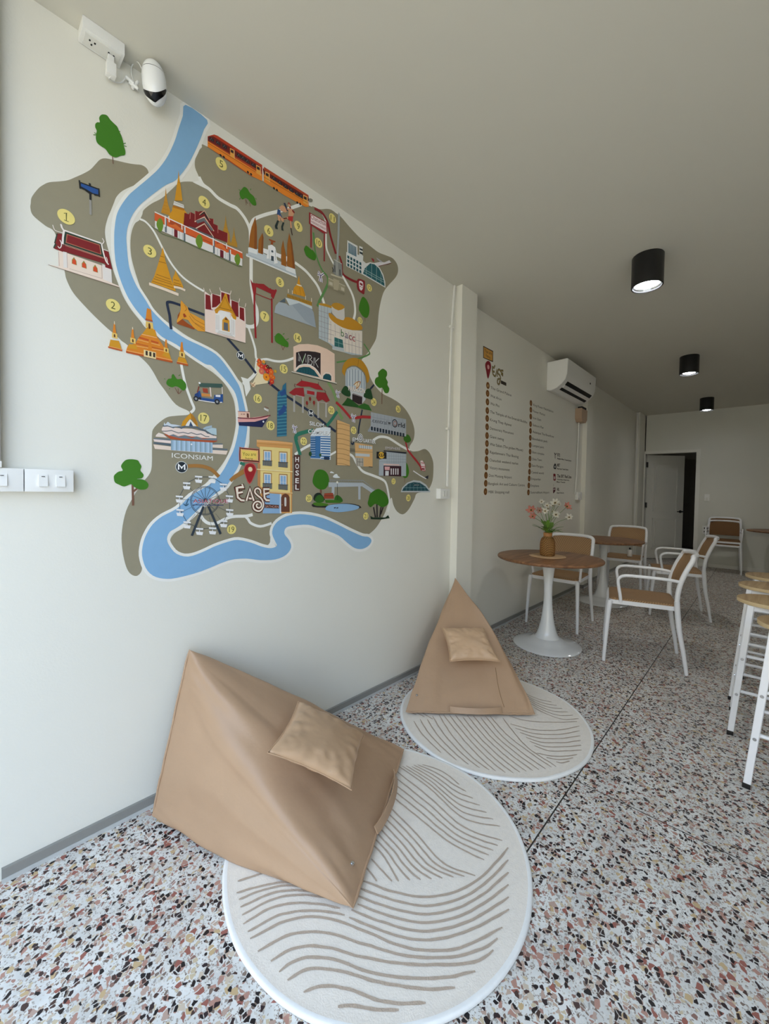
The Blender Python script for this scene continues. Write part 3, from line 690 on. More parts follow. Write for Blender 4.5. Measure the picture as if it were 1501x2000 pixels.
def flower(px, py, dep, kind, size, label, tilt=.0, seed=0):
    rnd = random.Random(seed)
    f10 = (1010+px/11.546, 960+py/11.546)
    d = ray(*f10); base_dep = (RC @ (Vector((VX,VY,.9))-CAMP)).z
    head = CAMP + d*((base_dep+dep)/1.0)
    root = thing('anemone_flower', (VX,VY,vz+.18), label, 'flower', 'flowers in the rattan vase')
    face = (CAMP-head).normalized()*1.0 + Vector((rnd.uniform(-.5,.5), rnd.uniform(-.5,.5), .55+tilt)); face.normalize()
    u = face.orthogonal().normalized(); v = face.cross(u)
    bm = bmesh.new(); NPet = 6
    for k in range(NPet):
        a = 2*math.pi*k/NPet + rnd.uniform(-.12,.12); L_ = size*rnd.uniform(.85,1.08); Wd = size*.62
        dirv = u*math.cos(a)+v*math.sin(a); sd = face.cross(dirv)
        G = []
        for i in range(7):
            s = i/6; w = Wd*math.sin(math.pi*min(1,.16+s*.80))**.7*.5*(1 if s < .9 else .8)
            row = []
            for j in range(5):
                q = -1+j/2; cup = size*(.42*s**1.6 + .10*q*q)
                row.append(bm.verts.new(head + dirv*(L_*s*(1-.04*q*q)) + sd*(w*q) + face*(cup+.002*(k%2)+rnd.uniform(-.0006,.0006))))
            G.append(row)
        for i in range(6):
            for j in range(4): bm.faces.new((G[i][j],G[i+1][j],G[i+1][j+1],G[i][j+1]))
    bmesh.ops.solidify(bm, geom=bm.faces[:], thickness=.0006)
    wp(new_obj('petals', bm, M_pet[kind], None, smooth=True), root)
    bm = bmesh.new(); bmesh.ops.create_icosphere(bm, subdivisions=2, radius=size*.17, matrix=Matrix.Translation(head+face*size*.10))
    for k in range(16):
        a = 2*math.pi*k/16; p = head+face*size*.16+(u*math.cos(a)+v*math.sin(a))*size*.26
        r = bmesh.ops.create_icosphere(bm, subdivisions=1, radius=size*.045, matrix=Matrix.Translation(p))
        for w_ in r['verts']:
            for f in w_.link_faces: f.material_index = 1
    wp(new_obj('flower_centre', bm, [M_ctr, M_yel], None, smooth=True), root)
    foot = Vector((VX+rnd.uniform(-.015,.015), VY+rnd.uniform(-.015,.015), vz+.175))
    midp = foot.lerp(head, .5) + Vector((0,0,.02)); midp.x = foot.x*.6+head.x*.4; midp.y = foot.y*.6+head.y*.4
    wp(tubeo('stem', catmull([foot, midp, head-face*.008, head], 6), .0016, M_stem, None, 6), root)
fl = [(545,235,.02,'w',.026,'small white anemone at the top left of the bouquet'),(665,320,-.02,'w',.027,'white anemone beside the top left one, above the two with dark eyes'),
 (850,262,0,'w',.038,'largest white anemone with a yellow ringed eye at the top of the bouquet'),(800,320,.05,'w',.028,'white anemone tucked under the largest top one'),
 (620,445,-.05,'w',.033,'white anemone with a yellow centre left of the middle of the bouquet'),(690,400,.02,'w',.026,'small white anemone with a dark eye in the middle of the bouquet'),
 (865,528,-.06,'w',.036,'white anemone facing front just above the leaves'),(1165,585,.0,'w',.034,'white anemone drooping at the far right of the bouquet'),
 (790,450,.05,'w',.022,'small white bud behind the front white anemone'),
 (310,425,.0,'p',.042,'coral pink anemone at the far left of the bouquet, upper one'),(345,565,-.03,'p',.034,'coral pink anemone at the far left, lower one'),
 (500,430,.04,'l',.030,'pale blush anemone between the coral ones and the white ones'),(1110,345,.03,'p',.040,'coral pink anemone at the upper right of the bouquet'),
 (940,290,.04,'w',.022,'half open white anemone right of the largest one')]
for k, a in enumerate(fl): flower(a[0],a[1],a[2],a[3],a[4],a[5],seed=k+3)
# leafy collar
lv = thing('foliage', (VX,VY,vz+.17), 'bunch of bright green serrated leaves in the mouth of the rattan vase', 'leaves')
rnd = random.Random(5)
for k in range(26):
    a = 2*math.pi*k/26 + rnd.uniform(-.2,.2); r = rnd.uniform(.045,.125); h = rnd.uniform(.045,.13)-.35*max(0,r-.07)
    p0 = Vector((VX,VY,vz+.17)); p2 = p0+Vector((r*math.cos(a), r*math.sin(a), h)); p1 = p0.lerp(p2,.5)+Vector((0,0,.02))
    ax_ = (p2-p1).normalized(); sd = ax_.cross(Vector((0,0,1))).normalized(); pts = catmull([p0,p1,p2],8)
    bm = bmesh.new(); prev = None; W_ = rnd.uniform(.017,.030)
    for i, p in enumerate(pts):
        s = i/(len(pts)-1); w = .0015 if s < .3 else W_*math.sin(math.pi*min(1,(s-.3)/.7*.97+.03))*(1 if i%2 else .62)
        q = (bm.verts.new(p-sd*w), bm.verts.new(p+Vector((0,0,-.002))), bm.verts.new(p+sd*w))
        if prev:
            bm.faces.new((prev[0],prev[1],q[1],q[0])); bm.faces.new((prev[1],prev[2],q[2],q[1]))
        prev = q
    wp(new_obj('leaf', bm, M_leafm, None, smooth=True), lv)
# --- air conditioner
ac = thing('air_conditioner', (4.91,1.77,2.34), 'white wall mounted air conditioner above the listing, close under the ceiling', 'air conditioner')
x0, x1 = 4.43, 5.40; pr = [(1.768,2.372),(1.768,2.675),(1.56,2.680),(1.548,2.672),(1.556,2.52),(1.572,2.465),(1.605,2.425),(1.66,2.385),(1.72,2.365)]
bm = bmesh.new(); a = [bm.verts.new((x0,y,z)) for y,z in pr]; b = [bm.verts.new((x1,y,z)) for y,z in pr]
for i in range(len(pr)): j = (i+1)%len(pr); bm.faces.new((a[i],a[j],b[j],b[i]))
bm.faces.new(a[::-1]); bm.faces.new(b)
bmesh.ops.bevel(bm, geom=[e for e in bm.edges if abs(e.verts[0].co.x-e.verts[1].co.x) < 1e-5], offset=.004, segments=2, affect='EDGES')
wp(new_obj('housing', bm, M_white, None, smooth=True, auto=25), ac)
def slot(ya,za,yb_,zb,nm,m,off=.002,xa=x0+.09,xb=x1-.05):
    d = Vector((0,yb_-ya,zb-za)).normalized(); nrm = Vector((0,d.z,-d.y)); nrm = nrm if nrm.y < 0 or nrm.z < 0 else -nrm
    bm = bmesh.new(); v = []
    for o_ in (-.004, off):
        for x in (xa,xb):
            for (y,z) in ((ya,za),(yb_,zb)): v.append(bm.verts.new(Vector((x,y,z))+nrm*o_))
    for q in ((0,1,3,2),(4,6,7,5),(0,4,5,1),(2,3,7,6),(0,2,6,4),(1,5,7,3)): bm.faces.new([v[i] for i in q])
    return wp(new_obj(nm, bm, m, None), ac)
slot(1.578,2.455,1.606,2.424,'air_outlet',M_dark); slot(1.610,2.419,1.634,2.402,'louvre',M_white,.006); slot(1.638,2.399,1.664,2.382,'air_outlet',M_dark)
wp(boxo('indicator', (5.18,5.20,1.549,1.556,2.555,2.572), M_dark, None), ac)
# --- ceiling lamps
def lamp(x, y, label):
    l = thing('ceiling_lamp', (x,y,CEIL), label, 'lamp', 'black cylinder ceiling lamps')
    r, h = .088, .192
    bm = bmesh.new(); lathe(bm, [(r-.002,0),(r,-.003),(r,-h+.002),(r-.002,-h),(r-.008,-h),(r-.010,-h+.006),(r-.010,-.012)], 56, cap=False)
    lathe(bm, [(r-.012,-.012),(.001,-.010)], 56, cap=False); new_obj('housing', bm, M_black, l, smooth=True, auto=40)
    bm = bmesh.new(); lathe(bm, [(r-.011,-h+.008),(.066,-h+.03),(.05,-h+.06),(.03,-h+.09)], 48, cap=False); new_obj('reflector', bm, mat('mirror_reflector','e8e8e8',rough=.16,metal=1), l, smooth=True)
    bm = bmesh.new(); lathe(bm, [(.001,-h+.004),(.03,-h+.006),(.054,-h+.012),(.062,-h+.022),(.05,-h+.05)], 32, cap=True); new_obj('bulb', bm, mat('lit_bulb','ffffff',emit=('f2f7ff',30.0)), l, smooth=True)
    L_ = bpy.data.lights.new('lamp_light','SPOT'); L_.energy = 9; L_.spot_size = math.radians(110); L_.spot_blend = .8; L_.shadow_soft_size = .035; L_.color = (1,.97,.92)
    lo_ = bpy.data.objects.new('lamp_light', L_); COL.objects.link(lo_); lo_.parent = l; lo_.location = (0,0,-h-.004)
lamp(3.025,.584,'large looking black cylinder ceiling lamp, nearest of three in a row, lit')
lamp(5.49,.640,'black cylinder ceiling lamp, middle one of the row of three')
lamp(8.00,.695,'black cylinder ceiling lamp, farthest of the row, near the back wall')
# --- trunking box with sockets near the ceiling, adapter, lead, camera
sb = thing('socket_box', (.345,1.675,CEIL), 'white box with sockets in the corner of wall and ceiling, left of the camera', 'socket')
wp(boxo('box', (.286,.405,1.641,1.709,2.727,CEIL), M_white, None, .004), sb)
wp(boxo('socket_plate', (.296,.395,1.652,1.700,2.7245,2.728), M_trimw, None, .001), sb)
bm = bmesh.new()
for cx_ in (.318,.371):
    for dx, dy in ((-.007,-.006),(.007,-.006),(0,.007)): box(bm, cx_+dx-.0022, cx_+dx+.0022, 1.676+dy-.003, 1.676+dy+.003, 2.7235, 2.7255)
wp(new_obj('socket_slots', bm, M_dark, None), sb)
ad = thing('power_adapter', (.371,1.676,2.724), 'small white plug adapter hanging from the socket box', 'adapter')
wp(boxo('plug', (.362,.380,1.669,1.683,2.700,2.7235), M_white, None, .003), ad)
wp(boxo('body', (.357,.386,1.664,1.688,2.655,2.700), M_white, None, .005), ad)
def pw(x, y, Y): return aty(x, y, Y)
cab = tag(tubeo('camera_cable', catmull([(.372,1.676,2.656), pw(213,154,1.69), pw(224,160,1.70), pw(237,161,1.703), pw(247,152,1.70), pw(256,158,1.698), pw(262,168,1.695), pw(268,172,1.69)], 5), .0019, M_white, None, 8), 'thin white cable looping from the adapter along the wall', 'cable')
tag(tubeo('camera_cable', catmull([pw(270,172,1.68), pw(262,160,1.70), pw(257,145,1.704), pw(257,130,1.70), pw(264,122,1.69), pw(271,124,1.66), (.462,1.625,2.69)], 5), .0019, M_white, None, 8), 'thin white lead curling up into the back of the egg shaped camera', 'cable')
con = thing('cable_connector', pw(258,160,1.695), 'bundle of white plug connectors between adapter cable and camera', 'connector')
for p, q in (((246,150),(262,164)),((252,160),(270,174)),((258,172),(269,160))):
    wp(tubeo('plug', [pw(*p,1.697), pw(*q,1.69)], .0058, M_white, None, 10), con)
cm = thing('security_camera', (.4907,1.632,CEIL), 'white egg shaped security camera with a black lens band under the ceiling', 'camera')
def egg(z0, z1, n=18):
    P = []
    for i in range(n+1):
        s = i/n; z = z0+(z1-z0)*s; P.append(z)
    return P
CZ0, CZ1, CR = 2.626, 2.7645, .0395
def erad(z):
    s = (z-CZ0)/(CZ1-CZ0); c = 2*s-1
    return CR*math.sqrt(max(0,1-abs(c)**2.5))*(1+.02*c)
tilt = Matrix.Translation((.4907,1.632,2.73)) @ Matrix.Rotation(math.radians(-7),4,'Y') @ Matrix.Rotation(math.radians(6),4,'X') @ Matrix.Translation((-.4907,-1.632,-2.73))
def eggpart(nm, za, zb, m, grow=0, arc=None, n=40):
    bm = bmesh.new(); rows = []
    K = 16
    for i in range(K+1):
        z = za+(zb-za)*i/K; r = erad(min(max(z,CZ0+.0004),CZ1-.0004))+grow
        rows.append([bm.verts.new(tilt @ Vector((.4907+r*math.cos(2*math.pi*k/n), 1.632+r*math.sin(2*math.pi*k/n), z))) for k in range(n)])
    for a, b in zip(rows, rows[1:]):
        for k in range(n):
            if arc and not arc(2*math.pi*(k+.5)/n, (a[k].co.z+b[k].co.z)/2): continue
            bm.faces.new((a[k],a[(k+1)%n],b[(k+1)%n],b[k]))
    if not arc:
        bm.faces.new(rows[0][::-1]); bm.faces.new(rows[-1])
    else:
        for v in [v for v in bm.verts if not v.link_faces]: bm.verts.remove(v)
    return wp(new_obj(nm, bm, m, None, smooth=True, auto=60), cm)
eggpart('upper_shell', 2.729, CZ1, M_gloss); eggpart('seam_ring', 2.7265, 2.7295, M_dark, -.0008); eggpart('lower_shell', CZ0, 2.727, M_gloss)
aim = math.atan2(-1.632, -.4907)-.30
bm = bmesh.new(); prev = None
for i in range(41):
    w = -1+2*i/40; th = aim+w*1.45; row = []
    q_ = abs(w)**2.2*(.034 if w > 0 else .022); zlo, zhi = 2.6285+q_, 2.648+q_*1.2
    zm = (zlo+zhi)/2; hh = (zhi-zlo)/2*math.sqrt(max(.02,1-abs(w)**6)); 
    for k in range(9):
        z = zm+hh*(-1+2*k/8); r = erad(z)+.0009; row.append(bm.verts.new(tilt @ Vector((.4907+r*math.cos(th), 1.632+r*math.sin(th), z))))
    if prev:
        for k in range(8): bm.faces.new((prev[k],row[k],row[k+1],prev[k+1]))
    prev = row
wp(new_obj('lens_band', bm, mat('black_glass','050506',rough=.08), None, smooth=True), cm)
# --- switches and conduits
def switch_box(name, x0, x1, y, z0, z1, rockers, label, d=.034, cat='switch'):
    t = thing(name, ((x0+x1)/2, y, (z0+z1)/2), label, cat)
    wp(boxo('box', (x0,x1,y-d,y,z0,z1), M_white, None, .003), t)
    w, h = x1-x0, z1-z0
    for cx_ in rockers:
        c = x0+w*cx_
        bm = bmesh.new(); v = [bm.verts.new(p) for p in ((c-.0115,y-d-.001,z0+h*.24),(c+.0115,y-d-.001,z0+h*.24),(c+.0115,y-d+.001,z0+h*.76),(c-.0115,y-d+.001,z0+h*.76),(c-.0115,y-d-.007,z0+h*.24),(c+.0115,y-d-.007,z0+h*.24),(c+.0115,y-d-.002,z0+h*.76),(c-.0115,y-d-.002,z0+h*.76))]
        for q in ((0,3,2,1),(4,5,6,7),(0,1,5,4),(1,2,6,5),(2,3,7,6),(3,0,4,7)): bm.faces.new([v[i] for i in q])
        rk = wp(new_obj('rocker', bm, M_white, None), t)
        bm = bmesh.new(); box(bm, c-.004, c+.004, y-d-.0048, y-d-.002, z0+h*.665, z0+h*.69); wp(new_obj('indicator_slot', bm, M_dark, None), rk)
    return t
switch_box('light_switch', .020, .1435, 1.71, 1.226, 1.298, (.60,), 'white surface mounted switch box cut by the left edge of the photo')
switch_box('light_switch', .1455, .268, 1.71, 1.226, 1.298, (.36,.72), 'white surface mounted switch box with two rockers, right of its neighbour at the left edge')
tr = thing('cable_trunking', (.06,1.71,1.3), 'vertical cable trunking, shade painted into its grey, at the far left edge above the switch boxes', 'trunking')
wp(boxo('trunking', (.030,.092,1.676,1.71,1.318,CEIL), mat('shaded_trunking','9a9992',rough=.5), None, .002), tr)  # shade is put into the grey, as this side faces away from daylight
wp(boxo('collar', (.026,.094,1.672,1.71,1.299,1.318), M_white, None, .002), tr)
cp = thing('conduit_pipe', (2.50,1.70,1.28), 'thin cream conduit pipe running down the wall beside the first pillar', 'pipe')
cb = [aty(872.6,950,1.70), aty(879,700,1.70), aty(884,600,1.70), aty(887.5,556,1.70)]; cb[-1].z = 2.76
wp(tubeo('pipe', catmull(cb, 4), .0095, M_trimw, None, 12), cp)
for yy, xx in ((640,881.5),(838,875)):
    p = aty(xx, yy, 1.705); wp(boxo('clip', (p.x-.028,p.x+.012,1.688,1.71,p.z-.009,p.z+.009), M_trimw, None, .002), cp)
a_, b_ = aty(862,952,1.69), aty(889,974,1.69)
sw = thing('light_switch', (2.43,1.71,1.24), 'white switch box with a socket face at the foot of the conduit pipe', 'switch')
wp(boxo('box', (2.355,2.47,1.672,1.71,1.196,1.268), M_white, None, .003), sw)
bm = bmesh.new(); box(bm, 2.385, 2.408, 1.668, 1.673, 1.212, 1.252); box(bm, 2.418, 2.441, 1.668, 1.673, 1.212, 1.252); wp(new_obj('rocker', bm, M_trimw, None), sw)
s2 = thing('light_switch', (2.86,1.77,1.24), 'small white socket plate on the far side of the first pillar, left of the listing', 'socket')
wp(boxo('plate', (2.80,2.92,1.757,1.77,1.20,1.27), M_white, None, .002), s2)
bm = bmesh.new(); box(bm, 2.835, 2.85, 1.755, 1.758, 1.225, 1.245); box(bm, 2.865, 2.88, 1.755, 1.758, 1.225, 1.245); wp(new_obj('socket_slots', bm, M_dark, None), s2)
jb = thing('junction_box', (5.55,1.77,2.1), 'beige junction box under the far end of the air conditioner', 'junction box')
jc = aty(1136,812,1.72)
bm = bmesh.new(); w_, h_ = .105, .085
pr = [(-w_,h_*.95),(-w_,-h_*.55),(-w_*.6,-h_),(w_*.5,-h_*1.05),(w_,-h_*.5),(w_,h_*.9)]
a = [bm.verts.new((jc.x+x,1.69,jc.z+z)) for x,z in pr]; b = [bm.verts.new((jc.x+x,1.77 if x < .06 else 1.716,jc.z+z)) for x,z in pr]
for i in range(len(pr)): j = (i+1)%len(pr); bm.faces.new((a[i],a[j],b[j],b[i]))
bm.faces.new(a[::-1]); bm.faces.new(b); wp(new_obj('box', bm, mat('beige_plastic','b59a80',rough=.6), None), jb)
wp(boxo('cap', (jc.x-.10,jc.x+.06,1.688,1.74,jc.z+.075,jc.z+.10), M_dark, None), jb)
c2 = thing('conduit_pipe', (5.6,1.75,1.3), 'thin white conduit pipe dropping from the beige junction box along the second pillar', 'pipe')
wp(tubeo('pipe', [(jc.x,1.755,jc.z-.08),(jc.x-.02,1.757,1.55),(jc.x-.06,1.757,1.24)], .011, M_trimw, None, 10), c2)
p = aty(1131,968,1.76)
s3 = thing('light_switch', (p.x,1.77,p.z), 'grey white switch box at the foot of the second conduit pipe', 'switch')
wp(boxo('box', (p.x-.13,p.x+.03,1.735,1.77,p.z-.055,p.z+.045), M_white, None, .003), s3)
wp(boxo('rocker', (p.x-.10,p.x-.05,1.730,1.736,p.z-.025,p.z+.02), M_trimw, None, .001), s3)
c3 = tag(tubeo('conduit_pipe', [(8.575,1.735,0.02),(8.575,1.735,CEIL-.01)], .016, M_trimw, None, 10), 'vertical white pipe in the far left corner beside the door', 'pipe')
p = atx(1380,972,XE)
s4 = thing('light_switch', (XE,p.y,p.z), 'small white switch plate on the back wall right of the door', 'switch')
wp(boxo('plate', (XE-.012,XE,p.y-.035,p.y+.035,p.z-.06,p.z+.06), M_white, None, .002), s4)
wp(boxo('rocker', (XE-.018,XE-.011,p.y-.014,p.y+.014,p.z-.045,p.z+.005), M_trimw, None, .001), s4)
p = atx(1378,1035,XE)
s5 = thing('power_socket', (XE,p.y,p.z), 'white socket plate low on the back wall beside the stacked chairs', 'socket')
wp(boxo('plate', (XE-.012,XE,p.y-.05,p.y+.05,p.z-.07,p.z+.07), M_white, None, .002), s5)
bm = bmesh.new()
for dz in (-.03,.03): box(bm, XE-.015, XE-.011, p.y-.028, p.y+.028, p.z+dz-.012, p.z+dz+.012)
wp(new_obj('socket_slots', bm, M_dark, None), s5)
# ------------------------------------------------------------------ wall painting (flat paint on the wall, built in the wall plane)
WY = 1.71
class Art:
    """flat paint shapes collected in one mesh; points are read off the photo and dropped onto the wall plane"""
    def __init__(s, name, parent, lvl=1.0, wy=None):
        s.n, s.p, s.v, s.f, s.m, s.ms, s.l = name, parent, [], [], [], [], lvl
        s.wy = wy or WY; s.fr = (0,0,1)
    def F(s, x0, y0, k): s.fr = (x0,y0,k); return s
    def px(s, x, y): return s.fr[0]+x/s.fr[2], s.fr[1]+y/s.fr[2]
    def uv(s, x, y): p = aty(*s.px(x,y), s.wy); return Vector((p.x, p.z))
    def mi(s, c):
        if c not in s.ms: s.ms.append(c)
        return s.ms.index(c)
    def add(s, pts, c):       # pts in wall metres
        s.l += .012; y = s.wy - s.l*.001; b = len(s.v)
        clean = [pts[0]]
        for q in pts[1:]:
            if (q-clean[-1]).length > 1e-5: clean.append(q)
        if (clean[0]-clean[-1]).length < 1e-5: clean.pop()
        if len(clean) < 3: return
        s.v += [(q.x, y, q.y) for q in clean]
        for t in tessellate_polygon([[Vector((q.x,q.y,0)) for q in clean]]):
            a, b2, c2 = (clean[i] for i in t)
            cr = (b2.x-a.x)*(c2.y-a.y)-(b2.y-a.y)*(c2.x-a.x)
            if abs(cr) < 1e-12: continue
            t = t if cr > 0 else t[::-1]
            s.f.append(tuple(b+i for i in t)); s.m.append(s.mi(c))
    def pts(s, st):
        return [s.uv(*map(float, q.split(','))) for q in st.split()]
    def P(s, c, st, smooth=0):
        q = s.pts(st)
        if smooth: q = [Vector((a.x,a.y)) for a in catmull([Vector((a.x,a.y,0)) for a in q], smooth, True)]
        s.add(q, c); return s
    def vs(s, x, y):          # metres per picture unit, measured upright
        return abs(s.uv(x,y).y-s.uv(x,y+10).y)/10
    def L(s, c, w, st, smooth=0, closed=False):
        raw = [tuple(map(float, q.split(','))) for q in st.split()]
        q = [s.uv(*r) for r in raw]; ws = [s.vs(*r)*w/2 for r in raw]
        if smooth:
            k = catmull([Vector((a.x,a.y,b)) for a,b in zip(q,ws)], smooth, closed); q = [Vector((a.x,a.y)) for a in k]; ws = [a.z for a in k]
        s.stroke(q, ws, c, closed); return s
    def stroke(s, q, ws, c, closed=False):
        s.l += .012; y = s.wy - s.l*.001; N = len(q); b0 = len(s.v); mi = s.mi(c)
        for i in range(N):
            a = q[i-1] if (i or closed) else q[i]; b = q[(i+1)%N] if (i < N-1 or closed) else q[i]
            d = (b-a); d = d.normalized() if d.length > 1e-9 else Vector((1,0)); n = Vector((-d.y,d.x))
            k = 1
            if 0 < i < N-1 or closed:
                d1 = (q[i]-q[i-1]); 
                if d1.length > 1e-9: k = min(1.6, 1/max(.4, abs(d1.normalized().dot(d))))
            s.v += [(q[i].x+n.x*ws[i]*k, y, q[i].y+n.y*ws[i]*k), (q[i].x-n.x*ws[i]*k, y, q[i].y-n.y*ws[i]*k)]
        for i in range(N if closed else N-1):
            j = (i+1)%N; s.f.append((b0+2*i, b0+2*i+1, b0+2*j+1, b0+2*j)); s.m.append(mi)
    def C(s, c, x, y, r, sx=1.0):      # a true circle on the wall, r in upright picture units
        o = s.uv(x,y); R = s.vs(x,y)*r
        s.add([Vector((o.x+R*sx*math.cos(2*math.pi*k/28), o.y+R*math.sin(2*math.pi*k/28))) for k in range(28)], c); return s
    def ring(s, c, x, y, r, w, n=40):
        o = s.uv(x,y); k = s.vs(x,y); R = k*r
        s.stroke([Vector((o.x+R*math.cos(2*math.pi*i/n), o.y+R*math.sin(2*math.pi*i/n))) for i in range(n)], [k*w/2]*n, c, True); return s
    def T(s, c, txt, x1, y1, x2, y2, h, bold=0, shadow=None):   # text on a baseline from (x1,y1) to (x2,y2), cap height h
        a, b = s.uv(x1,y1), s.uv(x2,y2)
        cu = bpy.data.curves.new('t','FONT'); cu.body = txt; cu.resolution_u = 3; cu.offset = bold
        o = bpy.data.objects.new('t', cu); me = bpy.data.meshes.new_from_object(o)
        X0_ = min(v.co.x for v in me.vertices); X1_ = max(v.co.x for v in me.vertices)
        hh = s.vs(x1,y1)*h/.70; d = (b-a)/(X1_-X0_); u = (b-a).normalized(); up = Vector((-u.y*.0, 1.0))
        for col, (ox, oy) in ([(shadow,(.0012,-.0012))] if shadow else [])+[(c,(0,0))]:
            s.l += .012; y = s.wy-s.l*.001; b0 = len(s.v); mi = s.mi(col)
            for v in me.vertices:
                q = a + d*(v.co.x-X0_) + up*(hh*v.co.y) + Vector((ox,oy)); s.v.append((q.x,y,q.y))
            for f in me.polygons: s.f.append(tuple(b0+i for i in f.vertices)); s.m.append(mi)
        bpy.data.objects.remove(o); bpy.data.curves.remove(cu); bpy.data.meshes.remove(me); return s
    def done(s, label=None):
        me = bpy.data.meshes.new(s.n); me.from_pydata(s.v, [], s.f)
        for c in s.ms: me.materials.append(paint(c))
        me.polygons.foreach_set('material_index', s.m); me.update()
        o = bpy.data.objects.new(s.n, me); COL.objects.link(o); wp(o, s.p)
        if label: o['label'] = label
        return o
MU = thing('wall_mural', (1.2,1.71,1.6), 'big painted city map mural with a blue river and landmarks on the left wall', 'mural')
T1=(50,200,7.505); T2=(250,200,7.505); T3=(400,250,7.148); T4=(590,380,7.505); T5=(50,400,7.505); T6=(250,370,6.526); T7=(470,400,6.823); T8=(190,560,7.148)
U1=(320,560,7.505); U2=(480,540,6.004); U3=(470,660,7.505); U4=(640,680,6.823); U5=(290,790,8.339); U6=(440,830,8.339); U7=(570,790,5.361); U8=(220,880,5.773)
FA=(0,500,3.002); FB=(420,820,3.411)
LAND='968f78'; WH='eeede6'; RIV='86b4da'; YEL='eddc84'; GRN='3c7d12'; TRK='7a5340'; NAVY='222d45'; RED='9c2228'; GOLD='d8981c'; GOLD2='b97412'
CREAM='efdccb'; ORG='dd6a2a'; GREY='8b9298'; TEAL='1f6a72'; DK='241f22'; BRN='4d2f28'
# land
a = Art('land', MU, .3)
a.P(LAND, "60,397 62,385 74,369 84.6,361 96.6,356 116.6,354.3 132.6,352 146,346.6 163,339 176.6,331 187,320 195,312 205,309.3 223,312.6 248.5,318.6 264,321 276.6,322.5 286,328.6 290,338.6 284.6,348 270,358.6 250,367 236.6,374.6 227,385 222,397 216,412 210,426.6 205,448 206.6,469 212.6,493 220.6,526.6 230,553 234.8,565.6 243,583.8 257,606 274,627 285,641 309,658 330,672 348,683 367.7,694 385.9,707 398.5,716.7 416,728 434.6,745 447,762 456.4,783 459.7,808 459.7,833 453,866 443.5,890.4 430,912 412,933 395,950 375.9,965 348,987 317,1003 298,1018.6 282,1041 273.7,1063.6 272.8,1084 277,1103.5 275.4,1117 265.9,1125 252.9,1119 244,1100 238,1067 238,1036 246,997.8 261.6,968 277,944 291,926.8 296,911 296.5,876 296.5,849.8 299,838 309.8,826 326.5,814.8 345,812 367,810 368,803 343,789.8 319.8,759.8 309,744.7 299,726.5 288,711 272.5,696 247.4,673 237.6,666 226.4,655 211,642.5 190,623 166,598.5 143,572 130,546.6 126,529 118,490 106,453 88.6,441 64.7,421 59.3,406.7", 4)
a.P(LAND, "405,286.6 500,346 600,400 610,402.6 623,408.6 638,408 647,410 656.6,417 664.6,422.6 683,444 703,465 723,481 739,493 756.6,500 767,505 775,516 777,529 772.6,541 760.6,554.6 751,566.5 745,582 739.5,609 736.8,642 734,661 727,675 720,686 711,697 706,703 710,708 717.7,721 722,735.7 731,752 745.5,768 764.6,778 780.7,788.5 794,803 804,822 809,841 807,859 799,873 803,881 816,881 829,877 838,884 844,897 846,911 844,939 834,958 814,963.5 808.8,974.7 797.6,995 786.4,1004.5 775,999 767.7,986 764,972 757,985 752,1000 745,1013.5 730.8,1034 710,1047 683.9,1034 654.5,1019 625,1007.6 595.9,1001.8 566.6,1003 546,1010.6 534,1022 528.5,1036 528.5,1054.5 519.7,1066 499,1060.4 478.6,1051.6 449,1051.6 415.7,1063.6 393,1074 367,1081 348,1077.5 334,1063.6 332.6,1053 341,1041 358.6,1030.7 370.7,1015 393,997.8 419,973.5 440,958 458,935.5 468.8,914 477,897 485.6,872 487,850 487,830.6 483,804 478,780 476,765 473,750 462.6,738.6 446.6,714.6 426.6,690.6 400,674.7 366.6,657 340,638.6 320,624 309,616 290.7,596 279.5,576 265,535.5 256,500 254.6,469.6 257.7,449.7 263.8,436 272,430 277.6,419 280.6,409.8 296,397.6 316,387 335,370 350,357 366,354.6 380.6,356 392,360 388,345 381,328 380.6,313 386,298.6 394,288", 4)
a.done()
a = Art('riverbank_outline', MU, .6)
RV = "362,205 356.6,226.6 348.6,250.6 340.6,276 327,305 310,329 290,348 263,370.6 250,382.6 236.6,401 228.6,417 224.6,436 222.6,464 224.6,506.6 232.6,540 246,574 260,597.8 276.7,618.8 296,638 316,658 343.9,673 371.9,693 399.9,711 413,714.6 433,734.6 448,752 459.7,770 466,799.8 466,833 458,872 447,897 431,925 407,947.6 372,968 346,992.6 317,1008 298,1023.8 285.8,1042.8 279,1062 277,1084.4 284,1108.6 298,1124 318.7,1130 344.7,1128.6 393,1115.6 445,1094.8 479.8,1091 508,1094 537,1092.6 557.8,1083.9 568,1069 563.7,1054.5 554.9,1042.8 557.8,1031 572.5,1026.7 601.8,1025 631,1034 660.4,1045.7 678,1060.4 692.6,1070.6 707,1072 719,1066 724.9,1056 719,1048.7 707,1047 683.9,1037 660,1025 631,1012 596,1004.7 566.6,1006 546,1015 534,1028 531,1042.8 537,1057.5 540,1066 528.5,1070.6 511,1067.7 490,1060 464,1054.5 445,1058 419,1067 393,1079 367,1087 344.7,1081.8 331,1067 325.7,1053 331,1039 344.7,1030.7 363.8,1016.8 393,989 419,965 441.7,949 457,924 464,912 474.8,881.6 481,848 482,830 479,804 474,780 468,758 460,742.6 440,713 421,692 394.6,677 364,662.6 337,645 316,627 296,606 285,588 274,571 265,556 254.6,531 250,510 247,477 246.6,460 250,440 259,419 273,400.6 293,383.8 309.8,371 324.6,361 343,352 363,328 376.6,304 390,274.6 398,253 404,234.7"
a.L('f2f1ea', 11, RV, 3, True)
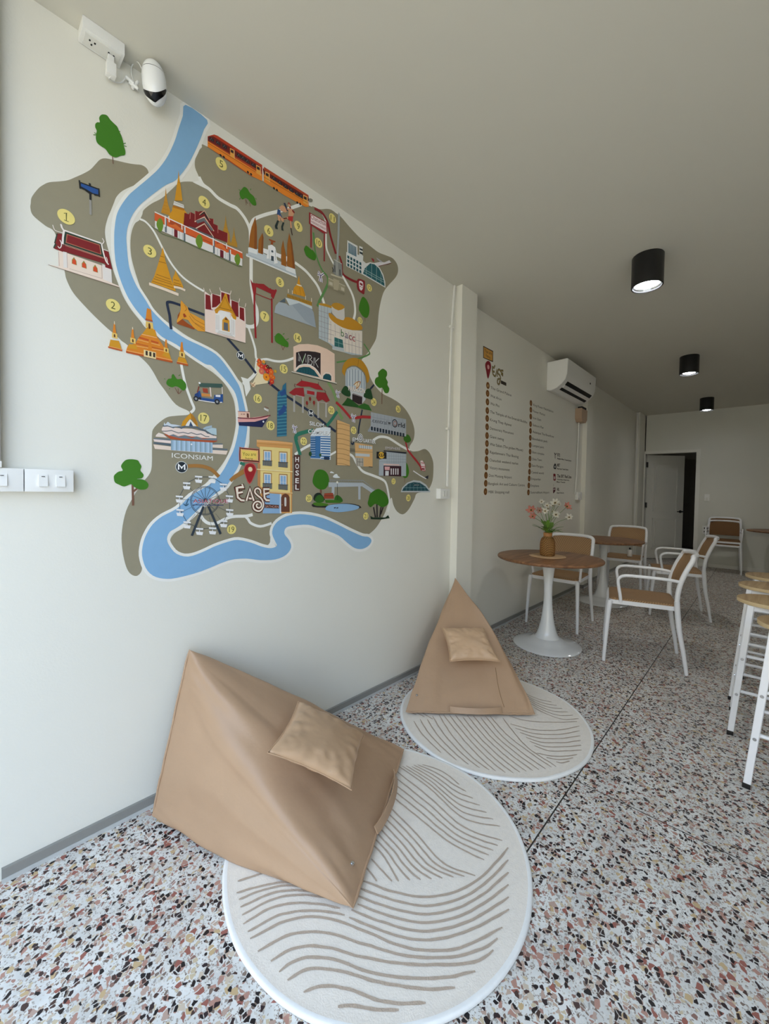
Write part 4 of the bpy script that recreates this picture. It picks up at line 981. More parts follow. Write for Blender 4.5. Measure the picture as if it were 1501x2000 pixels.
# painted streets
for w, st in ((7,"388,345 396,360 410,371 426,387 449,400.6 462,407 474,420.7 482,434 488,450 489,470 490,505 490,546 491,560 496,590 501,604 501.7,626 496.7,636.6 485,638 476,634"),
              (4.5,"485,640 491.7,660 498,681.6 501.5,702 520,701.5 535,705 548,706 560.6,704 574,699"),(6,"502,701 500,716 498,729 487,741 474,750"),
              (4,"273,428 285,434 300.6,452.7 317.4,485 335.8,517 357,541.6 380,558.5 398,569"),
              (6,"487,447 491,436 498,427 519,419 539.9,413.7 566.5,406.7 588,399"),
              (6,"575.5,513 594.6,527.5 609,543.6 621,561 629.8,584.7 634,598"),(4.5,"629,418 635,430 636,460 637,484 643,500 652,517"),
              (5.5,"668,538 678,556 687,574 691.5,590 693,610 689.8,625"),(5,"353.7,712 358,735 363,755 373,783 378.5,798 372,806"),
              (5,"575.5,888 586,880 595.9,874 608,868"),(4,"642,890 656,882"),(5,"682,887 689,892 696,905 708,920.6 728.6,929 747,937 754,946 758.4,967 760,985 757,1000"),
              (5,"728,860 738,854 747,853 757,855 766,860 784.5,872 800,880"),
              (6,"390,1003 396,1014 407,1022 422,1022 436.5,1015 453.8,1009 479.8,1008 493,1005"),(5,"478,1008 484,1014 490,1022 508,1028 530,1022")):
    a.L('f2f1ea', w, st, 4)
a.P('f2f1ea', "470,736 486,741 489,760 480,775 476,752")
a.P('f2f1ea', "376,356 392,352 398,365 412,374 396,366")
a.P('f2f1ea', "531,1030 531,1060 541,1068 520,1070 527,1060 528,1035")
a.done()
a = Art('river', MU, 1.4); a.P(RIV, RV, 3); a.done()
# railway lines
a = Art('railway_line', MU, 1.60)
a.F(*U1).L(NAVY, 38, "105,625 92,540 82,430 60,330 45,245 70,225 130,235 240,272",4).L(NAVY,38,"350,322 480,372 592,415").L(NAVY,38,"925,755 1100,950").L(NAVY,38,"1185,1060 1345,1270")
a.F(*U3).L(NAVY,38,"400,650 560,780 680,860 980,1060 1075,1130 1260,1280 1390,1375")
a.F(*U4).L(NAVY,26,"612,488 560,548").L(NAVY,24,"455,820 432,940 410,1060 402,1140").L(NAVY,26,"20,1040 100,1112").C(NAVY,325,1262,30).C(LAND,322,1250,14)
a.done('dark blue railway line'); a = Art('railway_line', MU, 1.70)
G1='5f9150'; G2='2f7a62'
a.F(*T7).L(G1,26,"965,370 985,600 1030,760 1085,880 1150,960 1150,1080 1095,1180 1030,1300",4).F(*U2).L(G1,30,"960,60 950,110 870,270 835,350",3)
a.L(G1,18,"1380,790 1440,880 1438,915 1330,960 1200,985 1060,1008",3)
a.F(*U3).L('7f9d62',48,"1275,650 1340,760 1385,880 1430,1020 1440,1100 1490,1190",3).L(G2,46,"1410,1080 1350,1170 1258,1290").L(G2,46,"1060,1350 900,1385 830,1410 812,1450 820,1500",3)
a.F(*U6).L(G2,60,"1350,100 1200,145 1150,180 1140,230 1170,340 1215,490",3)
a.done('green railway line'); a = Art('railway_line', MU, 1.80)
a.F(*T4).L('8c1d22',40,"175,205 270,255 330,330 375,430 400,560 440,710 490,870",4).L('8c1d22',36,"540,900 575,1010 588,1160 700,1245 810,1290",3)
a.F(*U4).L('b02a2e',38,"105,720 190,800 305,935").L('b02a2e',38,"360,930 460,915 570,922")
a.L('b02a2e',26,"1030,1240 1060,1360 1170,1500").F(*U7).L('b02a2e',24,"1210,480 1300,590 1355,665")
a.done('red railway line'); a = Art('railway_line', MU, 1.90)
BR='a8763a'
a.F(*U8).L(BR,40,"845,175 950,172 1040,185 1120,222 1195,295",3).L(BR,38,"1325,335 1400,285 1485,240").F(*U6).L(BR,60,"75,910 140,850 215,800 305,740",3).L(G2,48,"235,618 310,645")
a.done('brown railway line')
def tree(fr, lv, cr, st, tk, c=GRN, w=10, extra=''):
    t = Art('painted_tree', MU, lv); t.F(*fr)
    for k in tk: t.L(TRK, w, k)
    t.P(c, st, 4)
    for e_ in extra.split(';'):
        if e_: t.L(c, w, e_)
    t.P(c, cr, 3) if cr else None
    return t.done()
tree(T1,1.8,'',"1130,180 1190,195 1240,260 1290,310 1340,360 1370,430 1400,490 1425,570 1440,650 1460,720 1450,775 1390,785 1330,810 1280,800 1220,760 1170,690 1110,650 1050,600 1028,540 1030,470 1040,420 1018,370 1020,320 1050,295 1085,295 1075,235 1095,195",("1270,780 1280,905",),extra='1040,480 990,480;1035,470 1005,445;1430,610 1465,600;1440,640 1478,652;1370,430 1385,430')
tree(U8,1.8,'',"215,98 280,110 300,140 322,180 310,225 345,270 330,310 270,320 350,330 400,380 380,430 310,440 240,410 205,380 130,405 70,385 25,360 12,320 15,280 60,240 110,225 92,180 110,140 150,105",("228,620 222,380","232,460 265,435 290,405"),w=22)
tree(T8,1.8,'',"1035,1240 1060,1222 1110,1290 1170,1290 1230,1350 1235,1420 1190,1450 1140,1410 1090,1390 1040,1405 980,1380 960,1340 985,1290 1030,1280",("1130,1500 1080,1410","1130,1500 1125,1420","1140,1495 1175,1450"),w=9,extra='930,1285 945,1290;1130,1245 1155,1230;1010,1420 1000,1430')
tree(T3,1.8,'',"545,825 590,850 625,910 680,960 710,1040 710,1080 670,1080 630,1040 600,1000 560,980 520,1000 490,960 480,900 510,860",("570,1000 590,1060","620,1040 630,1100","560,1000 575,1080"),w=8,extra='490,870 470,865;630,870 640,850;700,980 720,1000;490,980 480,1000')
tree(T7,1.95,'',"870,545 935,600 960,610 1000,680 985,740 930,725 870,680 845,620 840,590",(),w=6)
tree(U2,1.8,'',"380,665 420,690 460,740 495,780 490,830 440,820 400,800 350,770 335,730 345,690",("430,860 410,790","430,865 455,815"),w=8,extra='430,680 450,670;470,740 500,730;340,710 328,705')
tree(U2,1.8,'',"1365,240 1400,260 1430,310 1445,370 1440,440 1415,485 1370,470 1335,420 1320,380 1335,300",("1390,470 1395,530",),w=6)
tree(U4,1.9,'',"735,275 780,310 785,360 770,400 795,450 790,490 815,540 800,595 755,595 720,530 680,530 630,480 622,430 640,395 670,380 665,330 700,290",("720,540 716,745",),w=12)
tree(U4,1.98,'',"1050,1150 1080,1165 1105,1220 1080,1255 1035,1255 1005,1215 1015,1170",(),c='356f12',w=6)
tree(U7,1.98,'',"1185,605 1210,640 1222,710 1200,765 1160,760 1145,700 1155,640",("1178,750 1176,815",),w=6)
tree(U7,1.9,'',"290,680 340,695 375,740 385,810 350,880 290,890 240,860 213,810 225,740 250,695",("298,870 300,935",),w=26,c='37750e')
# number discs
def disc(fr, x, y, r, n, w, h, dark='5c5a26'):
    t = Art('number_disc', MU, 2.0); t.F(*fr); t.C(YEL, x, y, r)
    if n == '1': w *= .35
    o = t.uv(x,y); k = t.vs(x,y)
    # the digits stand upright on the wall, centred in the disc
    if n == '1':
        q = t.vs(x,y)*r
        t.stroke([o+Vector((-.26*q,.36*q)), o+Vector((.02*q,.56*q)), o+Vector((.02*q,-.55*q))], [.045*q]*3, dark); t.stroke([o+Vector((-.24*q,-.55*q)), o+Vector((.28*q,-.55*q))], [.045*q]*2, dark)
        t.done(); return
    wm = k*w/2; hm = k*h/2
    cu = bpy.data.curves.new('t','FONT'); cu.body = n; cu.resolution_u = 3
    ob = bpy.data.objects.new('t', cu); me = bpy.data.meshes.new_from_object(ob)
    xs = [v.co.x for v in me.vertices]; ys = [v.co.y for v in me.vertices]
    t.l += .012; yy = t.wy-t.l*.001; b0 = len(t.v); mi = t.mi(dark)
    for v in me.vertices:
        t.v.append((o.x+((v.co.x-min(xs))/(max(xs)-min(xs))-.5)*2*wm, yy, o.y+((v.co.y-min(ys))/(max(ys)-min(ys))-.5)*2*hm))
    for f in me.polygons: t.f.append(tuple(b0+i for i in f.vertices)); t.m.append(mi)
    bpy.data.objects.remove(ob); bpy.data.curves.remove(cu); bpy.data.meshes.remove(me)
    t.done()
for fr,x,y,r,n in ((T5,593,180,105,'1'),(T8,218,262,86,'2'),(T6,275,790,76,'3'),(T6,967,165,72,'4'),(T3,225,505,82,'5'),(T7,370,350,70,'6'),(U2,218,470,60,'7'),(U2,396,68,56,'8'),(T7,763,290,68,'9'),
    (T4,235,710,68,'10'),(T4,440,350,66,'11'),(T4,980,1368,52,'12'),(U2,1335,518,40,'13'),(U2,603,722,56,'14'),(U3,626,455,68,'15'),(U3,245,890,68,'16'),(U5,895,225,92,'17'),(U3,432,1285,68,'18'),(U8,1338,888,54,'19'),
    (U3,1322,1060,60,'20'),(U6,1355,1195,62,'20'),(U6,1270,265,66,'22'),(U7,1060,805,32,'27'),(U7,770,1168,38,'21'),(U4,340,1095,50,'25'),(U4,608,718,52,'24'),(U4,933,812,48,'26'),(U7,1215,978,36,'28')):
    disc(fr, x, y, r, n, (.62 if len(n) == 1 else 1.15)*r, 1.15*r)
# M badges
def badge(fr, x, y, r):
    t = Art('station_badge', MU, 2.1); t.F(*fr).C('dfe4e4',x,y,r*1.10).C('1a2630',x,y,r)
    o = t.uv(x,y); k = t.vs(x,y)*r
    P = [(-.55,-.5),(-.55,.5),(0,-.18),(.55,.5),(.55,-.5)]
    t.stroke([o+Vector((a_*k,b_*k)) for a_,b_ in P],[k*.14]*5,'ffffff'); t.done()
badge(U1,1120,1012,58); badge(U3,1025,1105,50); badge(U5,535,1020,86)
# temple hall with red roof (1)
a = Art('temple_hall_painting', MU, 2.2); a.F(*T5)
a.P(CREAM,"475,670 545,690 1245,940 1265,1150 1370,1195 1370,1212 330,880 480,905").P('e9e2dc',"545,690 600,700 608,925 555,925").P('e9e2dc',"1120,870 1250,930 1265,1150 1135,1095")
a.L('8a6a5c',6,"330,882 1370,1213").L('b59a90',5,"480,690 492,900").L('b59a90',5,"602,700 612,930").L('b59a90',5,"1112,870 1118,1085").L('b59a90',5,"640,940 1120,1085")
DR='7f1217'
a.P(DR,"455,420 530,430 545,560 545,695 405,640 430,585 420,560").P(DR,"1140,670 1210,690 1245,860 1270,955 1165,920")
a.L('253a2c',14,"460,425 425,565 440,580 410,635").P('253a2c',"565,395 1100,570 1150,780 555,590").P('b26a50',"600,430 1085,590 1110,735 585,560").P(DR,"612,445 1075,598 1095,722 598,552")
a.P(DR,"555,590 1150,780 1170,870 535,680").L('d9a58c',6,"560,580 1145,778").L('d9a58c',5,"575,600 1145,790")
a.L('f3e9e2',20,"555,375 1110,570").L('f3e9e2',22,"515,290 530,340 560,385 545,480 540,580").L('f3e9e2',10,"515,285 525,330 560,380",3).L('f3e9e2',9,"395,300 410,345 440,385 540,415",3)
a.L('f3e9e2',18,"1110,575 1135,700 1175,830 1215,880",2).L('f3e9e2',10,"1120,495 1145,540 1120,580",3).L('f3e9e2',9,"1140,655 1210,685").L('f3e9e2',10,"500,520 520,560 520,610 495,640 470,610",3).L('f3e9e2',9,"1175,770 1190,800 1200,870",2)
for x,y in ((705,770),(850,822),(1015,880)): a.P('9a8a3c',f"{x},{y} {x+35},{y+55} {x+42},{y+120} {x-30},{y+95} {x-30},{y+40}").P('d8481e',f"{x},{y+25} {x+28},{y+55} {x+34},{y+115} {x-22},{y+95} {x-22},{y+45}")
a.done()
# blue street sign
a = Art('street_sign_painting', MU, 2.2); a.F(*T1)
a.L('9c9a94',26,"945,1430 950,1650").P('111418',"800,1170 1075,1270 1080,1380 1010,1370 990,1345 930,1345 860,1290 795,1260").P('1f4f93',"808,1190 1062,1285 1062,1355 980,1335 900,1285 808,1235")
a.L('111418',18,"785,1145 797,1270").L('111418',18,"1070,1265 1077,1390").L('111418',26,"938,1190 940,1240").L('111418',24,"945,1340 948,1435"); a.done()
# orange train
a = Art('train_painting', MU, 2.2); a.F(*T3)
a.P('b8441c',"35,120 125,95 170,110 795,520 795,740 650,680 260,420 35,265").P('c23a18',"35,120 130,98 795,530 795,600 720,560 35,165").P('6e1810',"38,125 110,118 780,545 790,610 760,600 38,180")
a.P('ee8a26',"35,185 720,610 795,650 795,745 660,680 330,450 35,268").P('5f1212',"800,560 1435,950 1450,1010 1430,1030 820,650").P('b8441c',"820,545 1440,940 1445,975 820,590").P('ee8a26',"815,650 1440,1030 1445,1100 1400,1105 1100,940 820,755")
for k in range(9):
    x,y = 55+k*0, 0
for x,y in ((60,125),(150,175),(240,225),(440,350),(500,385),(560,430),(640,480),(930,670),(1010,730),(1090,785),(1170,835),(1250,885),(1310,920)): a.P('231a20',f"{x},{y} {x+62},{y+36} {x+62},{y+80} {x},{y+42}").L('6c6c70',5,f"{x+10},{y+45} {x+30},{y+20} {x+45},{y+60}")
for x,y in ((345,285),(710,520),(835,610),(1365,935)): a.P('f0a848',f"{x},{y} {x+60},{y+30} {x+64},{y+150} {x+4},{y+115}").P('2c2226',f"{x+10},{y+18} {x+50},{y+38} {x+50},{y+78} {x+10},{y+55}").L('f6cfa0',5,f"{x},{y} {x+60},{y+30} {x+64},{y+150}")
for x,y in ((215,385),(260,410),(595,620),(640,650),(960,845),(1000,870),(1285,1045),(1325,1065)): a.C('201a18',x,y,16)
a.L('7c3514',5,"40,215 700,620").L('7c3514',5,"820,690 1430,1050").L('f2e2da',10,"800,540 805,720"); a.P('8a8878',"1450,985 1495,1000 1490,1035 1450,1030",4); a.done()
# royal palace (4)
a = Art('palace_painting', MU, 2.2); a.F(*T6)
def stupa(a,x,y0,y1,w,c=GOLD,c2=GOLD2):
    a.P(c,f"{x},{y0} {x+w*.10},{y0+(y1-y0)*.35} {x+w*.25},{y0+(y1-y0)*.6} {x+w*.45},{y0+(y1-y0)*.8} {x+w*.5},{y1} {x-w*.5},{y1-w*.35} {x-w*.40},{y0+(y1-y0)*.75} {x-w*.22},{y0+(y1-y0)*.55} {x-w*.08},{y0+(y1-y0)*.3}")
    for f in (.5,.62,.74,.86): a.L(c2,3.5,f"{x-w*f*.42},{y0+(y1-y0)*f} {x+w*f*.42},{y0+(y1-y0)*f+w*f*.25}")
stupa(a,478,-20,340,120,'c98f28'); stupa(a,1240,330,640,110,'b98a2c'); stupa(a,1345,480,745,90,'b98a2c'); stupa(a,1280,560,720,60,'b98a2c')
a.P(GOLD,"640,-240 650,-130 665,-60 690,150 590,145 620,-60 632,-130").L('a8701a',5,"632,-90 658,-80").P(GOLD,"570,220 715,265 760,350 780,420 770,480 540,380 520,330 560,270",2).P(GOLD2,"570,205 712,250 712,275 565,232").P('e4e0d8',"585,150 705,200 712,245 572,198").L('6c6a66',4,"585,170 700,215")
M_='7c1216'
a.P(M_,"715,300 770,320 780,300 790,290 850,320 850,275 905,290 905,280 965,280 1030,370 1085,380 1085,440 1140,465 1140,510 1265,560 1265,680 700,480")
a.P('5e6064',"770,470 870,500 1080,600 1085,640 760,500").P('2e2422',"905,325 968,270 1035,395 1000,380 965,310 920,340")
for c,w,s in (('e9c9b0',12,"845,415 970,355 1090,535"),('6a6c70',34,"870,420 965,385 1070,525"),('e9c9b0',11,"860,500 970,440 1085,610")): a.L(c,w,s)
a.P(M_,"880,520 970,460 1060,595").L('e9b49c',7,"905,325 968,275 1040,400").L('d98c80',5,"850,275 850,400").L('d98c80',5,"790,290 785,380").L('d98c80',5,"1085,380 1085,440").L('d98c80',5,"1140,465 1142,560").L('d98c80',5,"1265,560 1262,680")
WW='e9e6e4'
a.P(WW,"340,395 1450,810 1450,980 340,495").P('d95f28',"335,300 1450,800 1460,890 335,400").P('b04a1e',"540,400 670,450 700,510 520,440").P('c04a20',"1130,670 1250,720 1260,790 1120,720")
for s in ("478,380 478,550","715,480 715,665","1090,620 1090,820","1290,770 1290,915"): a.L('68727a',24,s)
a.L('f3efec',13,"335,290 1450,810").L('f3efec',12,"470,340 470,480").L('f3efec',12,"515,345 520,420").L('f3efec',14,"720,480 722,560").L('f3efec',14,"1080,620 1082,720").L('f3efec',12,"1300,770 1302,830").L('f3efec',12,"680,440 684,520").L('f3efec',12,"1250,690 1254,760")
a.L('8c2c14',6,"540,470 700,535").L('8c2c14',6,"735,570 860,620").L('8c2c14',6,"950,640 1065,690")
for x,y in ((605,560),(1190,820)): a.P('6f1526',f"{x-22},{y-52} {x+22},{y-32} {x+22},{y+60} {x-22},{y+42}")
for x,y in ((560,530),(650,570),(690,590),(1135,790),(1235,835),(1260,850)): a.L('a9b2b8',6,f"{x},{y-30} {x},{y+60}")
a.P('e07030',"520,470 600,445 690,520 690,545 610,500 560,480").P('e07030',"1110,700 1190,690 1260,790 1260,815 1180,750 1110,740")
a.L('4e6a3a',6,"290,470 440,575 700,660").L('4e6a3a',6,"700,660 900,760 1080,815").L('4e6a3a',6,"1100,840 1400,985 1450,985")
for x,y,r in ((402,450,82),(902,660,85),(1388,890,70)): a.L('5a7a2a',8,f"{x},{y+r*.8} {x},{y+r*1.25}").P('6c8f2a',f"{x},{y-r} {x+r*.42},{y-r*.5} {x+r*.52},{y+r*.2} {x+r*.3},{y+r} {x-r*.1},{y+r*1.0} {x-r*.48},{y+r*.3} {x-r*.48},{y-r*.4}",4)
a.done()
# golden chedi (3)
a = Art('golden_chedi_painting', MU, 2.2); a.F(*T6)
a.P(GOLD,"438,735 455,800 470,900 505,1010 545,1140 605,1290 600,1300 290,1190 330,1110 365,1000 395,900 420,820").P(GOLD,"600,1030 625,1090 660,1150 700,1240 695,1265 570,1240 565,1130 590,1080")
for s in ("405,850 460,868","390,920 480,945","360,1085 530,1145","340,1115 545,1185","325,1140 560,1215","305,1170 580,1260","580,1150 650,1170","580,1190 670,1215","575,1215 680,1245"): a.L('93590e',7,s)
a.L('efdcc6',36,"265,1205 450,1270 640,1345",2).L('efdcc6',28,"580,1245 660,1260 725,1290",2); a.done()
# prang temple (2)
a = Art('prang_temple_painting', MU, 2.2); a.F(*T8); O2='e0861e'; O3='c8651a'; CRm='ecc66a'
def prang(a,x,y,k):
    a.P(O2,f"{x-12*k},{y} {x+12*k},{y} {x+20*k},{y+90*k} {x+34*k},{y+170*k} {x-28*k},{y+150*k} {x-22*k},{y+80*k}").P(CRm,f"{x-42*k},{y+150*k} {x+52*k},{y+175*k} {x+52*k},{y+265*k} {x-42*k},{y+235*k}").P('5a2c0c',f"{x-6*k},{y+180*k} {x+14*k},{y+190*k} {x+16*k},{y+235*k} {x-8*k},{y+225*k}",3)
a.P(O2,"620,660 800,600 830,700 900,800 940,870 1000,930 1040,1050 395,905 420,830 530,790 570,720")
for s,c,w in (("400,890 1045,1030",'f0a860',12),("398,912 1045,1052",'c0561a',24),("440,810 930,900",'f0b870',9),("520,790 920,885",'c9661c',20),("560,740 870,820",'f0b870',9),("580,710 850,790",'c9561a',26),("615,665 830,715",'f0c080',9)): a.L(c,w,s)
a.P(GOLD,"690,570 780,590 830,700 625,660")
a.P(O2,"690,300 745,320 755,420 765,480 670,455 680,380").P('b8521a',"670,445 765,470 772,495 665,470").P(CRm,"675,480 770,505 780,590 670,565").P('5a2c0c',"712,520 728,515 740,560 735,590 712,582",3).P(O2,"715,740 745,740 760,880 705,870")
a.P('f0d9a0',"645,880 815,920 815,1012 645,975")
for x in (670,722,775): a.P('3c2a1e',f"{x},{895+(x-670)*.25} {x+30},{902+(x-670)*.25} {x+30},{965+(x-670)*.25} {x},{955+(x-670)*.25}")
prang(a,235,520,.8); a.P(GOLD,"180,740 300,760 335,870 160,830").L('c0561a',20,"148,845 345,895").L('f0a860',8,"150,832 345,880").L('f4e6c8',8,"235,485 238,530")
prang(a,490,590,.8); a.P(GOLD,"440,800 540,820 560,880 420,860").L('f4e6c8',8,"488,565 490,600")
prang(a,955,740,.72); a.P(GOLD,"930,915 1000,930 1030,1020 900,960")
prang(a,1175,775,.85); a.P(GOLD,"1130,980 1225,1005 1255,1080 1110,1045").L('c0561a',22,"1105,1062 1262,1098").L('f0a860',8,"1105,1045 1262,1080")
a.done()
# reclining golden figure and temple (wat) in front
a = Art('reclining_statue_painting', MU, 2.2); a.F(*U1)
a.P('a04a14',"200,420 230,370 260,470 330,530 450,610 440,630 185,545").P('e8a030',"250,200 290,250 340,300 370,380 450,420 590,500 600,660 500,650 430,600 350,490 270,470 190,530 185,500 220,430 245,330 240,260").P('a03c14',"275,400 300,395 330,440 290,455")
for s in ("380,400 450,480 590,560","370,430 430,520 590,610","300,270 330,330 300,360","450,540 590,640"): a.L('a8641a',7,s,2)
a.done()
a = Art('marble_temple_painting', MU, 2.4); a.F(*U1)
a.P('f0dcd4',"590,75 605,75 680,130 690,100 820,130 830,60 965,105 970,190 1090,230 1100,290 1185,315 1195,515 1190,830 600,660")
for s in ("605,110 675,135 690,330 730,350 605,330","705,105 820,145 825,240 760,300 700,310","835,80 960,120 962,290 835,250","985,200 1085,235 1090,450 1060,440 985,380","1105,300 1170,320 1175,510 1105,470"): a.P('7f1218',s)
a.P('f4ddd0',"600,335 740,375 1060,470 1190,520 1188,825 600,658")
for x,y,dx in ((595,75,-18),(690,90,-25),(828,70,-15),(965,115,15),(1093,230,12),(1183,300,12)): a.L('f4e4dc',8,f"{x},{y} {x+dx*.6},{y-25} {x+dx},{y-55}",2)
a.P('f2efec',"840,350 960,390 965,470 1010,400 1040,480 1040,740 750,670 750,400")
for x,y in ((762,410),(782,415),(800,420),(985,480),(1005,490),(1022,495)): a.L('bdb2aa',5,f"{x},{y} {x},{y+215}")
a.P(GOLD,"890,95 915,110 940,220 1000,340 1060,450 1030,440 960,375 820,345 750,380 735,345 800,280 850,200").P('a8700e',"890,140 935,240 990,360 800,310 850,240").P(GOLD,"890,160 930,250 975,345 820,305 855,240")
a.L('8a5a10',5,"735,345 810,310 1000,360 1050,440").P(GOLD,"740,350 800,350 780,395 750,390").P(GOLD,"970,400 1060,440 1050,490 1010,470")
a.P('d8a040',"850,490 900,440 955,500 960,665 848,640").P('6c3c18',"880,490 905,450 935,495").P('5f6670',"872,520 932,535 935,650 872,635").P(GOLD,"868,480 945,500 940,540 868,520")
for k in range(4): a.L('a8a49c',5,f"{795-k*10},{650+k*16} {980+k*18},{690+k*22}")
a.L('6c6658',8,"600,660 1190,830"); a.done()
# flower bouquet
a = Art('bouquet_painting', MU, 2.4); a.F(*U3)
a.P('f0e0b8',"230,350 260,400 330,560 400,650 380,665 215,690 170,660 190,620 235,530 215,430").P('f0d8b4',"130,655 170,660 215,690 200,720 170,720")
for x,y,r,c in ((270,345,38,'e2561e'),(265,390,36,'e8641e'),(330,350,26,'e89a2a'),(300,420,40,'d8422a'),(300,490,45,'e0705c'),(365,440,48,'cf2a24'),(430,460,30,'6a1a1c'),(390,425,26,'4a1a1e'),(440,500,42,'e8641e'),(385,490,32,'c8242c'),(370,575,55,'f09018'),(440,560,42,'e0641a'),(470,580,34,'e06a1e'),(450,640,38,'d23a22'),(500,490,24,'c8a02a'),(430,680,20,'8a1c3a')):
    a.C(c,x,y,r).C('8c3a10' if r > 50 else 'f0b050',x,y,r*.22)
a.L('2a4a24',9,"275,305 280,350").L('2a4a24',9,"225,340 250,365").L('2a4a24',9,"365,365 350,400").L('b0784c',8,"130,655 200,715").L('b0784c',8,"205,655 150,720"); a.done()
# tuk-tuk
a = Art('tuk_tuk_painting', MU, 2.2); a.F(*FA)
a.P('3d5a52',"1165,755 1180,745 1300,750 1305,765 1295,773 1170,768").P('27508f',"1155,795 1170,790 1180,830 1250,840 1255,815 1305,810 1305,860 1240,860 1180,850 1150,830").P('1c3f7a',"1140,810 1160,800 1165,830 1135,840").L('8a4032',7,"1165,765 1155,800").L('f0ddd4',7,"1230,770 1235,825").L('e8e0da',5,"1300,768 1302,810").P('d89048',"1180,805 1230,810 1230,825 1180,822").P('a5442c',"1185,775 1215,778 1218,805 1190,800")
a.L('f0eeee',5,"1160,845 1255,860 1300,858").C('22262c',1147,837,15).C('9a9ea4',1147,837,7).C('22262c',1271,855,16).C('9a9ea4',1271,855,7).C('22262c',1170,835,8).P('e8e8ec',"1262,815 1290,815 1290,828 1262,826").C('f4f4f4',1168,745,6); a.done()
# riverside mall with boat roof
a = Art('riverside_mall_painting', MU, 2.2); a.F(*U5)
a.P('efe0d4',"120,495 160,460 235,485 300,540 110,525").P('6d7880',"75,545 350,560 350,600 80,565")
a.P('efdcd4',"75,565 360,590 360,635 90,605").P('5c6a74',"75,612 360,640 360,675 78,640").P('efdccb',"75,650 360,685 1030,740 1285,755 1260,818 400,750 100,725")
a.P('efdccb',"1030,655 1205,655 1205,712 1030,700").P('6d7880',"1020,630 1200,635 1200,655 1020,655").P('6d7880',"1030,712 1280,722 1280,748 1030,742")
a.P('b4532e',"245,480 350,560 600,590 1030,625 1110,600 1110,560 400,500").P('71808a',"330,505 400,490 480,525 590,510 700,545 780,525 880,560 1110,545 1105,590 900,580 500,550")
a.P('f0dcd2',"210,400 240,345 300,350 420,380 560,390 700,395 800,420 920,440 1000,490 1060,510 1100,520 1100,550 860,545 780,520 700,525 580,500 480,520 400,485 330,505 260,470 215,440")
a.L('6e7276',14,"215,435 290,435 370,425 480,465 560,455 640,475 690,460 780,490 850,480 920,520 985,525").L('5f6a74',26,"230,350 310,345 400,375 450,350 530,385 600,355 700,370 780,372 850,410 920,430 960,465 1000,470 1060,500")
a.P('cfd8e2',"250,290 270,325 310,280 360,320 440,330 530,350 460,360 380,365 300,340 245,345").P('a7bccb',"880,390 930,360 1025,340 1030,380 900,410").P('b8cfd8',"920,410 1040,380 1100,390 1105,500 1020,480 960,440")
a.P(GOLD,"680,140 720,175 790,290 800,360 760,350 700,240 650,250 590,345 530,350 550,280 600,220").P('f0ece4',"672,240 720,290 780,355 595,350 620,300").P('2f4a6a',"680,275 720,355 655,350").P('b27a24',"680,140 760,230 790,330 770,350 690,230")
for x in range(360,1030,26): a.P(('b6cfe4','8fa9ba','a3bfd6')[(x//26)%3], f"{x},{580+(x-360)*.06} {x+27},{581+(x-360)*.06} {x+27},{745+(x-360)*.07} {x},{744+(x-360)*.07}")
a.C('f4f4fa',695,650,13)
a.T('f2f2ee','ICONSIAM',375,865,1040,915,78,.0); a.done('painted riverside mall with white capital lettering below')
# observation wheel
a = Art('ferris_wheel_painting', MU, 2.2); a.F(*U8); SL='3c4650'
a.ring(SL,1040,565,160,6).ring(SL,1040,565,148,4)
import math as _m
for k in range(16):
    t = k*_m.pi/8; o = a.uv(1040,565); r = a.vs(1040,565)*150; a.stroke([o, o+Vector((r*_m.cos(t), r*_m.sin(t)))],[.0009,.0009],SL)
cab_ = ((965,325),(1118,328),(1245,412),(1312,545),(1315,700),(1247,825),(1122,905),(975,912),(835,838),(755,700),(748,548),(830,398))
for (x,y),(x2,y2) in zip(cab_, cab_[1:]+cab_[:1]): a.L(SL,5,f"{x},{y-30} {x2},{y2-30}").L(SL,3,f"{x},{y} {1040+(x-1040)*.55},{565+(y-565)*.55}")
for x,y in cab_: a.P('f2f2f2',f"{x-42},{y-42} {x+42},{y-36} {x+40},{y-18} {x-40},{y-24}").L('f2f2f2',8,f"{x},{y-20} {x},{y+10}").P('f2f2f2',f"{x-42},{y} {x+42},{y+6} {x+32},{y+42} {x-32},{y+36}").L('7d868c',4,f"{x-40},{y-18} {x+40},{y-12}")
a.L('2c3844',26,"1020,630 955,790 888,960").L('2c3844',26,"1075,630 1140,780 1212,940").C(SL,1040,560,22)
a.T('b03a4c','ASIATIQUE',902,590,1295,590,44,.0,'efe8f0').L('3c4a78',7,"900,612 1245,616").L('23506a',9,"850,545 830,590 820,615",2).L('23506a',9,"795,600 820,622 850,600",2); a.done('painted ferris wheel with red lettering across its hub')
# boat
a = Art('river_boat_painting', MU, 2.3); a.F(*U3)
a.P('1d2350',"-40,1235 390,1180 310,1310 180,1300 -30,1285").P('e9a9a4',"-50,1190 420,1140 380,1180 200,1230 -45,1235").L('7c2030',16,"-50,1172 200,1180 430,1135",3).P('efc9b4',"-45,1080 125,1090 130,1175 -40,1165").P('6c3a30',"82,1105 112,1108 118,1172 85,1168").L('a04a40',8,"-48,1078 125,1086").C('ffffff',327,1228,14).L('f2f2f2',10,"335,1030 405,1060").L('8a5a52',10,"345,1005 405,1030").L('f2f2f2',10,"340,1045 400,1075").L('c0b090',4,"405,1070 408,1140")
for x in (0,25,45): a.P('8a4a3c',f"{x},1110 {x+10},1110 {x+10},1128 {x},1128")
a.done()
